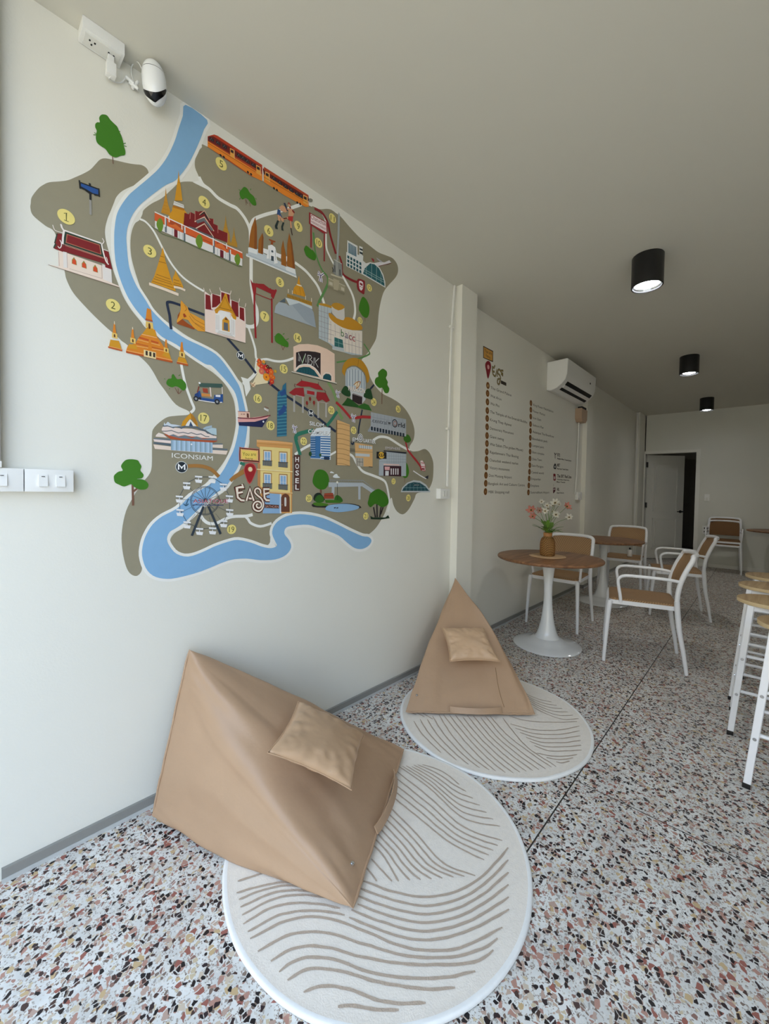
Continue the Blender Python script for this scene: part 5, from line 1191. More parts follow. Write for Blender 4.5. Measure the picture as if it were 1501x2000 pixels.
# yellow guest house with blind sign and pin
a = Art('guest_house_painting', MU, 2.3); a.F(*U6); HY='f0d88c'; HO='dca05c'
a.P(HO,"505,240 860,262 1090,290 1090,345 1085,380 1080,1435 600,1440 560,1100 520,800 555,380 505,345").P('e9b478',"505,245 1090,292 1090,312 505,270").L('b87c3c',6,"510,300 1088,340")
a.P(HY,"555,350 1050,385 1050,1100 700,1080 565,1000").P('c98f58',"520,620 565,640 565,1010 520,990").L('f4e4b0',14,"505,720 1090,762").L('c08a48',5,"505,738 1090,778").L('e8c890',14,"690,1090 1090,1110").L('c08a48',5,"690,1105 1090,1125")
for x,y in ((610,405),(865,430),(610,775),(865,795)):
    a.P('b5884c',f"{x},{y} {x+140},{y+8} {x+140},{y+270} {x},{y+255}").P('e8e4dc',f"{x+12},{y+18} {x+125},{y+25} {x+125},{y+180} {x+12},{y+175}").P('8fb6dc',f"{x+26},{y+32} {x+66},{y+35} {x+66},{y+175} {x+26},{y+170}").P('8fb6dc',f"{x+74},{y+35} {x+112},{y+38} {x+112},{y+175} {x+74},{y+172}").L('e8e4dc',5,f"{x+20},{y+135} {x+118},{y+140}")
    a.P('585a58',f"{x-8},{y+172} {x+145},{y+180} {x+145},{y+265} {x-8},{y+255}").L('34363a',9,f"{x-10},{y+175} {x+150},{y+182}")
    for q in range(10): a.L('b5a074' if q%2 else '6f8aa0',5,f"{x+2+q*15},{y+190} {x+2+q*15},{y+258}")
a.P('8fb4d8',"620,1105 880,1125 880,1440 600,1440").P('d6e2ee',"880,1125 905,1125 905,1440 880,1440").P('f0d490',"1040,1125 1058,1125 1058,1430 1040,1430")
a.P('6c3e2a',"900,1415 900,1180 925,1135 970,1115 1015,1135 1040,1180 1042,1415",0).P('d8d4cc',"955,1190 972,1180 985,1195 985,1310 970,1325 955,1310",3).C('d0b060',918,1300,7)
a.P('55302a',"1110,490 1210,492 1208,1075 1110,1070").L('55302a',8,"1090,525 1115,525").L('55302a',8,"1090,975 1115,975")
a.done('yellow painted guest house')
a = Art('blade_sign_lettering', MU, 3.6); a.F(*U6)
for ch,y in (('H',600),('O',712),('S',820),('E',945),('L',1050)): a.T('f4f0ec',ch,1130,y,1190,y+2,80,.02)
a.done('white letters down a brown sign')
a = Art('you_are_here_sign', MU, 3.6); a.F(*U6)
a.P('e08070',"218,372 250,366 520,392 550,408 552,600 520,614 250,592 214,572",2).P('4a1a14',"225,382 250,374 518,400 543,412 543,592 520,604 250,582 223,565",2).P('f2b878',"240,398 260,392 508,415 528,425 528,572 512,582 260,562 240,548",2).P('f2d468',"255,410 505,432 508,560 262,545",0)
a.T('6a5a1a','You are',272,500,490,505,58).T('6a5a1a','here',320,562,440,572,44)
a.done('painted sign reading You are here')
a = Art('map_pin_painting', MU, 3.65); a.F(*U6)
a.P('c86058',"385,970 300,780 298,700 330,640 395,618 460,636 495,700 490,770",3).P('a01a20',"388,950 312,780 308,705 338,650 395,632 450,650 482,705 478,770",3).C('f4c890',398,722,40).C('f4e0c0',398,722,28); a.done('red map pin')
a = Art('guest_house_lettering', MU, 3.7); a.F(*U6); 
LET = ["262,965 285,1010 205,1018 180,1020 186,1110 195,1180 250,1225 305,1230","190,1110 275,1092","335,1235 392,1040 455,1235","375,1195 420,1200",
 "565,1115 560,1060 520,1032 480,1050 475,1100 520,1150 570,1190 600,1240 612,1310 575,1385 520,1402 460,1370 445,1310 475,1260 525,1245 570,1270 578,1320 540,1352 505,1335 500,1300 520,1285",
 "710,1045 620,1045 625,1120 630,1190 660,1225 715,1228","630,1125 705,1105"]
sm = [0,0,0,0,4,0,0]
for w,c in ((66,'3a2018'),(50,'7a3a22'),(30,'f6ead8')):
    for st,k in zip(LET,sm): a.L(c,w*(1 if k == 0 else .85),st,k)
a.P('3a2018',"636,1290 865,1302 865,1360 636,1352"); a.T('e0a090','SATHORN',645,1345,858,1352,42,.0)
a.done('cream hand lettering with dark outline')
# democracy monument (6)
a = Art('democracy_monument_painting', MU, 2.3); a.F(*T7); BZ='a0601a'; BZ2='8a4c14'
a.P('c9d2d8',"95,570 220,590 300,650 720,855 740,970 65,680 70,650 95,655").P('eceff0',"95,570 215,592 215,665 95,625").P('eceff0',"590,820 720,855 725,930 600,880").L('f4f4f2',14,"68,680 740,968").L('9aa6b0',6,"95,668 730,935")
a.P(BZ,"190,165 210,300 212,440 210,600 105,565 115,420 140,300").P(BZ2,"190,165 212,440 210,600 175,590 180,300").P(BZ,"285,375 300,440 292,665 225,640 235,470").P(BZ2,"285,375 300,440 292,665 265,655 275,470")
a.P('f4f4f4',"295,580 360,600 360,545 410,535 455,570 470,640 535,665 530,720 470,690 490,780 440,790 440,740 370,720 340,720 345,660 295,640").P('4a5a66',"400,615 415,605 430,620 430,640 405,635").P('3a4a56',"400,680 435,690 435,755 400,745").L('8494a0',5,"375,600 375,720").L('8494a0',5,"455,610 458,740").P('f4f4f4',"590,700 612,690 618,740 595,760",2)
a.P('9c4e22',"370,455 460,490 455,505 430,500 425,535 395,530 400,490 372,470").P(BZ,"560,470 575,560 600,690 605,830 535,800 535,580").P(BZ,"640,375 680,520 720,860 610,820 615,530").P(BZ2,"640,375 660,520 690,845 720,860 680,520")
a.done()
# boxers (9) - two painted fighters
a = Art('boxers_painting', MU, 2.35); a.F(*T3); SK='dba27c'
a.P(SK,"1030,1110 1070,1080 1110,1100 1150,1160 1120,1185 1060,1160").L('2c3550',34,"1105,1050 1125,1100 1150,1160",2).C('a6523c',1172,1070,26).C(SK,1175,1090,22).L('8a2a24',26,"1180,1100 1190,1130")
a.P('2f4f80',"1010,1135 1050,1150 1050,1200 1075,1250 1040,1240 1000,1210").L(SK,30,"1020,1215 1035,1300").L(SK,26,"1040,1230 1090,1310").P('21302f',"1005,1290 1030,1300 1005,1380 1015,1415 980,1410 972,1370").P('21302f',"1080,1320 1105,1325 1085,1390 1095,1440 1065,1430 1060,1380")
a.P(SK,"1165,1140 1215,1130 1240,1200 1225,1240 1160,1230").L(SK,22,"1200,1150 1140,1130").L('8a1e1e',26,"1215,1150 1245,1190").P('c0342e',"1155,1240 1225,1235 1220,1310 1185,1300 1155,1280").L(SK,22,"1155,1255 1090,1275 1060,1290",2).L('5c2620',14,"1090,1270 1140,1260").L(SK,24,"1190,1300 1200,1400").L('3a2420',16,"1195,1400 1215,1500",2)
a.done('two painted kick boxers')
# giant swing (7)
a = Art('giant_swing_painting', MU, 2.3); a.F(*U2); SW='9c1f26'
a.L(SW,24,"95,180 100,450 112,725").L(SW,22,"300,260 303,780").P(SW,"48,30 75,75 120,85 205,90 285,150 360,165 320,270 290,235 292,205 120,125 112,220 85,210").L(SW,10,"205,125 208,92").L(SW,9,"118,205 300,278").C(SW,125,90,10).C(SW,285,152,12).C(SW,348,165,12)
a.done()
# golden mount (8)
a = Art('golden_mount_painting', MU, 2.35); a.F(*U2)
a.P('a9b3ba',"330,425 345,345 385,300 470,320 500,345 620,300 760,370 790,420 818,600").P('9ba6b0',"540,340 620,300 760,370 790,420 818,600 700,530").P('cfd8dc',"460,250 620,290 770,350 775,385 620,312 505,340").P('56646e',"385,300 455,255 460,305")
a.P('b88a2c',"480,205 770,300 770,350 480,240")
for k in range(17): a.L('4e3218',5,f"{488+k*17},{212+k*6} {488+k*17},{238+k*6}")
a.P(GOLD,"618,-10 632,90 668,140 700,245 545,200 560,130 595,95",0).L('efe2c8',14,"590,95 650,115").L(GOLD2,6,"565,150 590,210").L(GOLD2,6,"625,130 640,230").L(GOLD2,6,"655,140 690,240")
for x,y in ((493,160),(540,175),(695,240),(765,265)): a.L('e8dcc4',10,f"{x},{y-10} {x},{y+35}")
a.done()
# market sign (10)
a = Art('market_sign_painting', MU, 2.45); a.F(*T4)
a.L('9a242a',26,"125,440 125,780").L('9a242a',24,"322,560 318,980").P('9a242a',"95,260 130,280 340,400 370,440 360,575 300,570 95,430").P('f4e0e0',"118,285 345,415 352,560 118,425")
a.T('8c2c34','Chatuchak',120,355,345,468,62).T('8c2c34','WEEKEND MARKET',122,408,345,530,30,.0); a.done('painted red framed market sign')
# victory monument (11)
a = Art('victory_monument_painting', MU, 2.4); a.F(*T4)
a.P('a9b0b0',"530,260 548,300 540,600 520,960 498,955 512,600 518,300").P('8c8e8a',"460,960 575,1020 585,1200 500,1200 440,1140").P('a2a49e',"480,950 520,960 520,1190 490,1180").L('d2d0c8',9,"455,950 575,1018").L('1a1c20',14,"435,1070 450,1100 445,1140").L('1a1c20',12,"470,1040 475,1140").L('1a1c20',14,"545,1100 550,1190")
a.P('c9c2a8',"415,1160 590,1220 595,1245 415,1185").P('a59c80',"375,1225 625,1340 620,1440 370,1330").P('8b836c',"370,1330 620,1440 610,1475 370,1370").L('cfc8b0',9,"375,1225 625,1345").P('c9c2ae',"390,1275 440,1295 440,1340 390,1320").P('c9c2ae',"565,1355 610,1375 610,1420 565,1400").P('b6ac90',"450,1230 540,1265 520,1410 455,1390")
a.done()
# skytrain arrows
def bts(fr, x, y, k):
    t = Art('rail_logo_painting', MU, 2.6); t.F(*fr)
    for c,w in (('f0ecf4',34*k),('463a66',11*k)):
        t.L(c,w,f"{x-35*k},{y-75*k} {x-5*k},{y-35*k} {x},{y+5*k}",2).L(c,w,f"{x+50*k},{y-45*k} {x+12*k},{y-20*k} {x},{y+5*k} {x-15*k},{y+70*k}",2).L(c,w,f"{x-2*k},{y} {x+18*k},{y+35*k} {x+20*k},{y+85*k}",2).L(c,w,f"{x-45*k},{y-35*k} {x-10*k},{y-20*k}",0)
    t.done()
bts(T4,262,1205,1.0); bts(U3,782,1335,.8); bts(U3,1415,820,.75); bts(U4,335,930,.75)
# first airport (12) with aeroplane
a = Art('airport_painting', MU, 2.4); a.F(*T4)
a.P('e6e8e6',"655,670 805,755 805,880 830,890 830,870 890,900 885,970 930,1010 985,995 900,1080 870,1170 640,1050 640,840 655,850")
for k in range(6): a.P('2a6a80',f"{672+k*20},{705+k*12} {685+k*20},{713+k*12} {688+k*20},{865+k*10} {672+k*20},{857+k*10}")
for i in range(5):
    for j in range(3): x,y = 655+i*44, 890+i*24+j*58; a.P('1c5660',f"{x},{y} {x+30},{y+16} {x+30},{y+58} {x},{y+42}")
a.P('e6e8e6',"830,755 880,775 880,840 860,950 830,930").P('2c3a40',"835,785 880,805 880,830 835,810").P('2c3a40',"835,835 880,855 880,885 835,865")
a.P('e6e8e6',"985,995 1060,1010 1130,1075 1180,1170 1210,1280 1215,1370 870,1170 900,1080").P('1e6068',"990,1010 1055,1025 1120,1085 1165,1175 1195,1280 1200,1345 885,1160 910,1085")
for s in ("935,1045 930,1190","1012,1005 1010,1245","1085,1050 1080,1290","1150,1140 1148,1320","905,1100 1195,1260","900,1130 1195,1290"): a.L('a8c6c4',7,s)
a.P('e8e4e6',"1035,1010 1130,990 1200,995 1270,965 1300,1000 1250,1015 1110,1055").P('9c2a34',"1005,930 1045,950 1050,985 1030,990").P('b8b8c0',"1080,925 1170,985 1150,1000 1090,950").L('7a1c28',6,"1110,1052 1300,1008"); a.done()
a = Art('red_line_badge', MU, 2.6); a.F(*T4)
a.P('8e1a24',"815,1235 895,1260 915,1290 905,1455 870,1450 805,1395 795,1290",2).P('f0e4e6',"835,1265 885,1290 885,1370 860,1410 835,1380 825,1310",2).P('8e1a24',"838,1290 880,1312 878,1345 838,1320").C('8e1a24',845,1350,9).C('8e1a24',872,1362,9); a.done()
# arts centre (13)
a = Art('arts_centre_painting', MU, 2.4); a.F(*U2)
a.P('b9c4c8',"850,335 920,330 1005,355 1000,420 970,470 1100,570 1230,625 1360,640 1360,925 1240,920 1140,890 1160,880 1010,850 1010,820 960,780 850,725").P('e6dccf',"975,470 1100,580 1230,630 1360,640 1355,920 1150,880 1130,760 1030,715 1030,810 960,770")
a.P('c5922c',"850,315 920,318 1010,350 1000,375 930,355 855,335").P('d3cfca',"1000,330 1075,310 1150,350 1155,500 1140,520 1060,490 1005,430").P('c5902a',"1000,335 1030,312 1090,315 1150,350 1145,375 1080,400 1010,360",2)
a.P('c98f22',"965,440 985,430 1060,490 1140,515 1160,480 1240,490 1350,575 1355,625 1250,632 1130,600 1030,540 980,490",2)
for s in ("850,400 970,440","850,460 960,495","850,520 1000,570","850,580 1100,665","850,640 1030,690","850,700 1000,745","880,345 885,735","915,350 920,750","955,360 955,770","990,520 990,790","1040,560 1045,700","1100,600 1100,720","1160,640 1160,880","1200,650 1205,900","1240,660 1240,915","1280,665 1285,925","1320,670 1325,925","1130,700 1360,770","1140,780 1355,840"): a.L('8a7f84',3.5,s)
a.P('2a6a68',"1035,712 1130,745 1140,840 1035,820").L('9ac0bc',4,"1080,730 1085,825").L('9ac0bc',4,"1035,765 1135,795").P('c9cac4',"1005,840 1155,880 1155,895 1010,858")
for ch,c,x in (('b','2f6a28',1110),('a','6a5a7a',1158),('c','8a2a34',1202),('c','a83a40',1242)): a.T(c,ch,x,700+(x-1110)*.42,x+34,(700+(x-1110)*.42)+12,(85 if ch=='b' else 88),.0)
a.done('painted arts centre with coloured lower case letters')
# shopping block (14)
a = Art('shopping_centre_painting', MU, 2.5); a.F(*U3)
a.P('efd0ba',"765,130 850,95 980,90 1120,110 1260,165 1370,235 1375,655 1180,600 770,490",0).P('2b1d22',"805,215 880,195 990,195 1090,205 1165,225 1165,560 1130,500 1060,430 960,395 870,405 805,450")
a.L('f2e6dc',18,"790,480 840,420 900,395 980,395 1060,430 1120,490 1175,580",3).P('12505a',"800,495 850,440 920,425 1000,430 1070,475 1110,530 1150,580").P('12505a',"1198,600 1205,555 1240,525 1290,530 1320,560 1322,630",0).L('f2e6dc',10,"1190,600 1200,545 1240,512 1295,520 1330,555 1340,630",2)
for k in range(7): a.L('2a7078',4,f"{850+k*38},{450+abs(k-3)*10} {850+k*38},{505+k*11}")
a.L('e9e2d4',12,"740,495 1400,665").L('2c2824',6,"740,508 1400,680")
for d,c in ((0,'e8e8e4'),):
    a.L(c,8,"840,340 840,220 900,370 945,230 950,360",0).L(c,7,"858,345 860,270").L('7ac06a',7,"890,380 930,260").L(c,8,"975,255 975,385 1030,395 1045,350 1010,320 1035,290 1020,262 975,255").L(c,7,"992,280 992,365").L(c,8,"1068,290 1065,410").L(c,8,"1140,300 1085,355 1130,435").L(c,6,"1085,290 1085,335")
a.done('painted shopping centre with outlined letters on black')
# paragon
a = Art('glass_mall_painting', MU, 2.6); a.F(*U4)
a.P('c08a1e',"185,320 200,230 250,160 330,130 410,145 470,190 520,270 548,370 540,440 515,460 500,370 450,290 380,240 310,235 250,270 225,330 225,370",3).P('b9c2c8',"228,350 250,280 310,250 370,250 440,300 490,370 500,480 495,620 440,640 320,600 230,560")
for x in (250,285,325,360,400,445,478): a.L('8594a0',9,f"{x},{275+abs(x-340)*.35} {x},{560}")
for x in (268,305,343,380,425,462): a.L('e8ecec',7,f"{x},{275+abs(x-340)*.35} {x},{560}")
a.L('6a4a14',4,"405,150 395,240").P('c9cccc',"280,560 500,590 495,690 450,740 300,680").P('2a1a1e',"320,610 455,655 450,745 400,745 320,700",0).L('7a525a',8,"330,605 455,650")
a.P('17441a',"215,510 250,510 290,570 295,640 240,640 180,600 180,560",3).P('17441a',"510,550 560,545 580,600 590,680 520,670 470,640",3).P('205418',"255,660 300,680 360,730 400,760 440,800 180,760 230,700").P('2c6a1e',"400,770 480,735 540,760 580,835 450,810 390,790")
a.T('f0e6da','PARAGON',268,560,490,598,58,.02,'8a5a30')
a.C('efe0c0',385,485,42).L('b0702a',11,"340,490 380,455 430,450 400,520 370,540",2).L('b0702a',9,"395,455 375,540"); a.done('painted glass mall under a golden arch')
# tower, china gate, silom, etc.
a = Art('pixel_tower_painting', MU, 2.4); a.F(*U3)
a.P('2c6f8c',"540,790 600,760 610,700 660,655 665,830 670,900 668,1440 525,1450 530,860")
for k in range(26):
    y = 830+k*24; a.L('5fa0a8' if k%2 else '245a78',8,f"530,{y+10} 668,{y-2}")
a.P('274f8a',"545,1070 590,1040 620,980 665,1010 650,1080 600,1120 550,1150").P('274f8a',"560,800 600,780 640,740 660,820 590,860"); a.done()
a = Art('gate_painting', MU, 2.45); a.F(*U3)
for x,y0,y1 in ((778,850,1085),(905,870,1100),(1130,930,1175),(1245,950,1165)): a.L('b3afa8',32,f"{x},{y0} {x},{y1}")
a.P('9a958e',"920,735 1110,770 1120,880 930,820").P(RED,"700,805 790,735 915,730 930,860 880,865 830,845 760,840").P(RED,"1110,790 1240,805 1300,920 1250,945 1190,905 1130,930 1100,880").P('a81e26',"800,690 885,625 1130,675 1210,770 1100,755 1000,715 880,715").P('a81e26',"965,770 1075,790 1075,840 965,820")
a.L('5c1418',9,"880,600 890,640").L('5c1418',9,"1132,650 1130,690").L('5c1418',8,"790,670 780,710 800,720").L('5c1418',8,"1215,760 1240,790 1230,815").L('b8a49c',12,"800,840 930,870").L('b8a49c',12,"1105,930 1280,960")
for x,y in ((965,955),(1010,895),(1068,950)): a.C('8e2a24',x,y,30,.7).L('8e2a24',6,f"{x},{y+25} {x},{y+60}")
a.done()
a = Art('office_block_painting', MU, 2.5); a.F(*U7)
a.P('e8eef2',"190,325 250,250 340,235 400,245 400,580 190,565").P('3f78b0',"190,330 295,330 295,565 190,560").P('3f78b0',"295,330 400,335 395,575 300,570")
for k in range(9): a.L('e8eef2',11,f"295,{345+k*26} 400,{350+k*26}").L('24507a',6,f"190,{350+k*24} 245,{350+k*24}").L('c6d8e4',5,f"190,{340+k*24} 240,{340+k*24}")
a.P('1f3a5a',"330,545 390,548 385,580 330,575").C('1e4a20',188,518,24,.8).C('2a5a2c',292,530,18,.8)
a.T('f0f0f0','SILOM',180,215,330,240,40,.02,'1c1c1e').T('f0f0f0','COMPLEX',165,300,400,325,42,.02,'1c1c1e'); a.done('painted blue striped office block with lettering')
a = Art('tan_tower_painting', MU, 2.55); a.F(*U7)
a.P('8a6a44',"460,170 472,160 472,635 458,632").P('e0b276',"470,160 602,212 602,640 470,635")
for k in range(9): y = 200+k*52; a.L('a67c4a',5,f"470,{y} 530,{y+6} 602,{y+28}",2)
a.done()
a = Art('tan_mall_painting', MU, 2.5); a.F(*U7)
a.P('e0b276',"655,400 840,430 840,650 745,650 660,560").P('c8cfd2',"695,425 835,438 835,470 695,455").P('c8cfd2',"660,510 810,520 810,548 660,540").P('b9b2a4',"660,555 745,560 745,650 670,645")
for k in range(6): a.L('6a6a68',4,f"{700+k*22},425 {700+k*22},465")
for x in (680,705,735): a.L('3c3c3e',4,f"{x},565 {x},645")
a.L('3c3c3e',4,"680,600 740,605").L('9a7c50',4,"655,490 840,500").L('5a4c38',7,"800,652 840,655")
for y in (465,478,490): a.L('3a3a3e',4,f"602,{y} 655,{y+4}")
a.C('f0f0f0',712,350,44,.85).C('2a2a2c',712,350,36,.85).C('f0f0f0',712,350,28,.8).C('2a2a2c',712,350,16,.8).C('f0f0f0',712,350,8,.8)
a.T('f4f4f4','EM',630,385,685,386,38,.02,'1c1c1e').T('f4f4f4','UARTIER',742,395,872,412,38,.02,'1c1c1e'); a.done('painted tan building with circle logo lettering')
a = Art('grey_mall_painting', MU, 2.5); a.F(*U7)
a.P('aab0b6',"822,80 1190,155 1190,305 820,225").P('9aa0a6',"790,272 820,225 1190,300 1192,330 790,285").P('b8bcc0',"815,225 1190,300 1190,335 815,275")
for k in range(12): x = 822+k*30; y = 230+k*6.2; a.P('1d2c3a',f"{x},{y} {x+21},{y+4} {x+21},{y+44} {x},{y+40}")
for k in range(9): a.L('8e959c',3,f"{850+k*38},{95+k*7} {850+k*38},{225+k*8}")
a.L('8e959c',3,"822,130 1190,200").L('8e959c',3,"822,180 1190,250")
a.T('4a4e54','central',838,185,990,212,42,.0).T('222428','w',1000,208,1030,214,42,.02).ring('2a2a2e',1072,198,38,10).ring('a07060',1075,200,22,9).T('222428','rld',1108,232,1178,246,46,.02); a.done('painted grey mall with wide lettering')
a = Art('blue_yellow_store_painting', MU, 2.5); a.F(*U7)
a.P('b4bcc2',"975,480 1192,505 1190,750 905,745 908,580 985,560").P('1c1e2a',"955,480 1195,500 1192,518 957,492").P('efc8bc',"955,620 1120,628 1120,640 955,635").P('3a1420',"955,640 1140,645 1140,752 955,748").P('e8b0b0',"965,650 1020,652 1018,688 968,686").P('e4e4e4',"972,695 1010,697 1008,745 972,745")
for x in (1035,1058,1082,1105): a.P('e4e0e0',f"{x-6},670 {x+6},670 {x+5},735 {x-6},735")
for k in range(9): a.L('8e989e',3,f"{990+k*24},510 {990+k*24},615")
for k in range(3): a.L('8e989e',3,f"910,{535+k*32} 1190,{545+k*30}")
a.P('16161a',"882,495 985,500 985,570 882,565").C('f0c040',932,532,34,1.35).T('16161a','IKEA',893,546,972,550,34,.03)
a.T('e4e0e0','EMSPHERE',975,468,1130,478,28,.0,'5a4a4c'); a.done('painted grey store with a black and yellow sign')
a = Art('train_badge_painting', MU, 2.6); a.F(*U7)
a.P('b83a40',"1335,660 1370,600 1392,640 1392,700 1345,690").P('f0dcdc',"1340,590 1360,585 1385,625 1392,690 1360,690 1345,640").L('b83a40',7,"1345,610 1385,615").L('b83a40',7,"1345,650 1392,655").P('8a2028',"1355,665 1385,668 1385,685 1355,683"); a.done()
a = Art('airport_hall_painting', MU, 2.5); a.F(*U7)
a.P('c6ccce',"1135,918 1150,870 1200,820 1270,792 1340,800 1400,840 1445,905 1440,920").P('1c4c56',"1148,905 1165,870 1215,828 1270,812 1335,820 1390,855 1432,905")
for x in (1190,1230,1270,1310,1350,1390): a.L('8ab0b0',3.5,f"{x},{905} {1270+(x-1270)*.9},{815+abs(x-1280)*.3}")
a.L('8ab0b0',3.5,"1165,872 1410,872").P('103038',"1265,832 1335,834 1335,852 1265,850").T('d8e4e4','AIRPORT',1270,848,1330,849,10).L('f0eeee',12,"1265,695 1340,745 1400,778").P('2a2a3a',"1385,760 1425,742 1420,782"); a.done('painted airport hall with an aeroplane')
# park with pond and skywalk
a = Art('skywalk_painting', MU, 2.3); a.F(*U7); SWc='b8bfc4'
a.P(SWc,"380,815 740,820 870,905 845,935 730,858 380,865").L(SWc,36,"428,850 425,940").L(SWc,32,"702,850 702,995").L('9aa2a8',5,"390,790 740,795 870,900")
for k in range(18): a.L('9aa2a8',3,f"{400+k*19},792 {400+k*19},825")
a.P('e8ecec',"425,760 440,735 465,728 480,750 500,765 460,770",3).P('e8ecec',"392,715 410,700 440,720",2); a.done()
a = Art('pond_painting', MU, 2.6); a.F(*U7)
a.P('231f22',"210,1040 260,1060 360,1060 420,1045 560,1035 660,1045 712,1065 690,1090 350,1080 215,1072",2).P('8fb6d8',"345,1095 370,1060 450,1045 560,1040 650,1052 700,1070 680,1095 600,1115 480,1128 380,1115",3).P('4a7a1a',"215,1035 260,1025 370,1040 360,1060 250,1062",2)
a.P('15241a',"225,960 250,930 290,925 320,960 340,1000 230,1010",2).P('2c6414',"235,1010 250,965 290,945 325,975 330,1015 280,1030",2).P('a0442a',"335,930 425,925 435,985 330,985").L('5a2214',5,"330,955 430,955").P('2c6414',"440,985 460,950 490,955 520,985 525,1015 450,1020",2).P('3c7416',"340,1000 450,1000 530,1015 500,1030 350,1030").L('2a2a2a',5,"470,810 472,1000").C('f4f0e0',470,815,13).L('1c1c20',10,"435,1083 455,1080").L('1c1c20',10,"462,1085 480,1080"); a.done()
a = Art('grove_painting', MU, 2.6); a.F(*U7)
for s in ("850,1075 870,1180","885,1045 888,1180","930,1060 915,1180","950,1075 925,1150"): a.L('231a1e',18,s)
a.P('37750e',"890,885 935,900 975,930 1005,990 1000,1045 940,1075 870,1040 820,1075 790,1040 800,990 820,930",4).F(*FB).P('14301a',"1030,640 1050,650 1130,650 1150,635 1160,655 1100,664 1035,662"); a.done()

# ------------------------------------------------------------------ listing painted on the second bay of the wall
LI = thing('wall_listing', (4.0,1.77,1.6), 'painted list of numbered sights with rail symbols on the wall beyond the pillar', 'listing')
LY = 1.77; K1=(930,670,11.546); K2=(930,820,11.546); K3=(1020,770,9.524)
IN='4b4030'; BD='7a4a1c'
def Al(nm, lv=.6): return Art(nm, LI, lv, LY)
a = Al('you_are_here_sign'); a.F(*K1); a.P('3a2016',"150,62 375,180 372,430 355,425 150,335",0).P('d8a04a',"165,90 362,195 358,405 165,325").T(BRN,'You are',180,200,345,275,75).T(BRN,'here',212,300,310,365,70); a.done('small painted sign reading You are here')
a = Al('map_pin_painting'); a.F(*K1); a.P('8a1424',"258,810 215,620 195,510 210,440 258,402 305,430 328,510 315,620",3).C('e8a8a8',266,540,52); a.done('red map pin')
a = Al('guest_house_lettering'); a.F(*K1)
L2 = [("415,500 395,560 360,540 358,620 370,700 400,740 430,750",0),("365,640 410,650",0),("430,750 455,600 470,760",0),("550,650 520,600 485,610 480,680 520,720 540,780 530,880 500,930 470,890 480,820 520,810 535,850 510,880",3),("605,625 555,620 560,700 600,740",0),("560,680 600,690",0)]
for w,c in ((44,'33261a'),(18,'b09a58')):
    for st,k in L2: a.L(c,w,st,k)
a.P('33261a',"550,840 670,895 670,970 550,915"); a.done('small gold hand lettering')
left = ['The Grand Palace','Wat Arun','Wat Pho','The Temple of the Emerald Buddha','Krung Thep Apiwat','Democracy Monument','Giant swing','Wat Saket (The golden Mount)','Rajadamnern Thai Boxing','Chatuchak weekend market','Victory monument','Don Mueang Airport','Bangkok Art and Culture Centre','MBK Shopping mall']
# (frame, disc x, disc y, text start x,y, text end x,y)
rows = [(K1,257,958,318,1030,785,1205),(K1,250,1135,310,1210,560,1300),(K1,247,1327,310,1390,515,1450),(K1,243,1523,305,1575,1140,1815),(K1,240,1700,305,1755,790,1850+30),
        (K2,238,158,300,215,835,335),(K2,237,355,300,400,615,470),(K2,235,533,300,575,1045,710),(K2,232,720,300,755,945,860),(K2,226,890,292,935,940,1015),(K2,222,1062,290,1105,745,1155),(K2,213,1250,278,1280,795,1325),(K2,209,1430,265,1465,1085,1500),(K2,202,1618,268,1655,735,1660)]
for i,(tx,(fr,dx,dy,x1,y1,x2,y2)) in enumerate(zip(left,rows)):
    a = Al('list_entry'); a.F(*fr); a.C('b98f58',dx,dy,80).C(BD,dx,dy,72)
    a.T('c9a060',str(i+1),dx-14,dy+30,dx+14,dy+34,58).T(IN,tx,x1,y1,x2,y2,62); a.done()
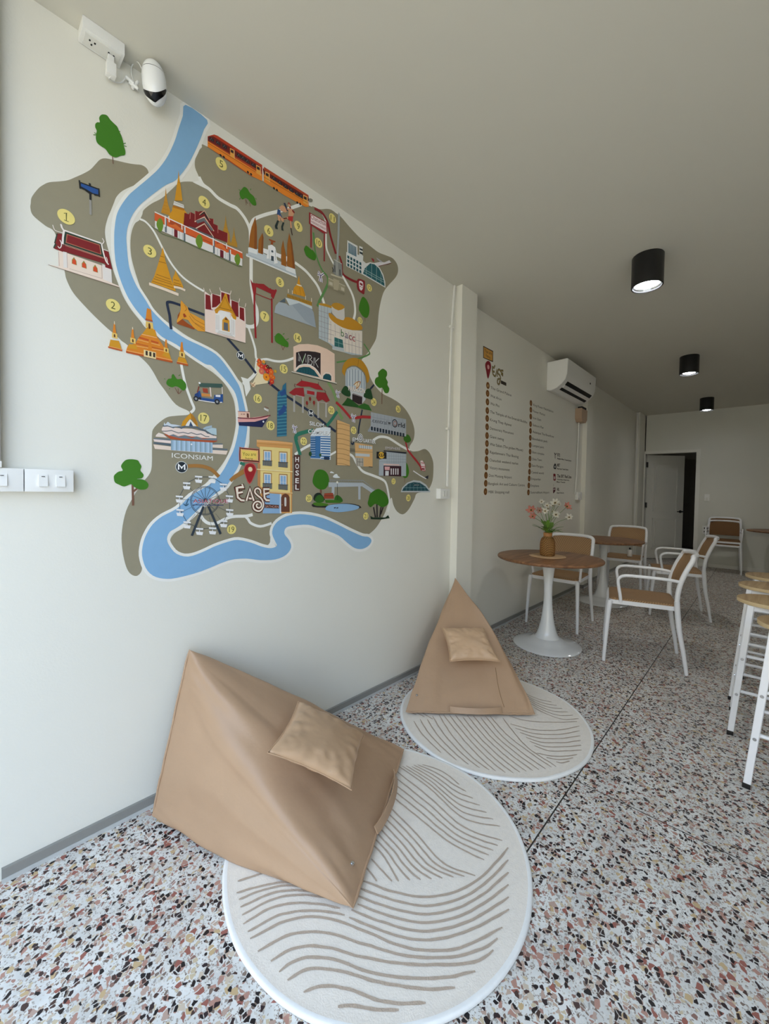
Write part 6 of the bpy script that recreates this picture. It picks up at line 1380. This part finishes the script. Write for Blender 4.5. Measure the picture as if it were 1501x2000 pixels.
right = [('King Power MahaNakhon',155,165,200,215,570,345),('Flower Market',153,288,190,330,418,405),('Icon Siam',151,415,190,455,342,500),('Sathorn Pier',148,555,188,590,392,645),('Asiatique The Riverfront',146,682,185,715,580,810),('Benchakitti park',143,810,180,845,460,900),('Lumpini park',141,945,178,970,395,1010),('Silom complex',139,1068,175,1095,400,1135),('China Town',137,1196,172,1225,355,1245),('Siam Paragon',134,1320,168,1345,383,1370),('Central world',128,1442,162,1470,390,1490),('Emquartier',122,1567,158,1592,338,1605),('Emsphere',115,1697,152,1718,302,1725),('Suvarnabhumi Airport',108,1825,148,1845,494,1845)]
for i,(tx,dx,dy,x1,y1,x2,y2) in enumerate(right):
    a = Al('list_entry'); a.F(*K3); a.C('a5855a',dx,dy,57).C(BD,dx,dy,50); a.T('c9a060',str(i+15),dx-10,dy+20,dx+10,dy+23,38).T(IN,tx,x1,y1,x2,y2,44); a.done()
for nm,lines in (('rail_legend',(('BTS',645,1150,695,1165,50),('Bangkok Mass Transit System',645,1205,905,1250,22))),('rail_legend',(('MRT',643,1345,693,1350,50),('Mass Rapid Transit System',643,1395,850,1415,22))),('rail_legend',(('The SRT Red Line',640,1545,905,1565,50),('The State Railway of Thailand Red Line',640,1595,865,1610,20),('Mass Transit',632,1640,790,1650,20))),('rail_legend',(('ARL',635,1790,680,1795,46),('Airport Rail Link',632,1845,768,1845,20)))):
    a = Al(nm); a.F(*K3)
    for tx,x1,y1,x2,y2,h in lines: a.T(IN,tx,x1,y1,x2,y2,h*1.15,.025)
    t0 = lines[0][0]
    if t0 == 'BTS': a.L('2c1a20',22,"588,1090 605,1120 606,1195").L('2c1a20',20,"630,1095 612,1125")
    elif t0 == 'MRT': a.P('22262c',"575,1340 600,1285 625,1320 622,1390 590,1390 575,1370",2).P('c8c8c0',"588,1340 612,1325 614,1368 588,1365")
    elif t0 == 'ARL': a.P('5a1420',"568,1740 610,1735 608,1800 575,1845 568,1840").L('2c1a20',7,"572,1670 576,1715").P('d8c8c8',"575,1755 600,1752 600,1780 575,1782")
    else: a.P('8e1a24',"570,1485 585,1475 612,1485 618,1590 600,1612 572,1598",1).P('d8c4c4',"582,1530 605,1532 605,1580 582,1575",2)
    a.done()
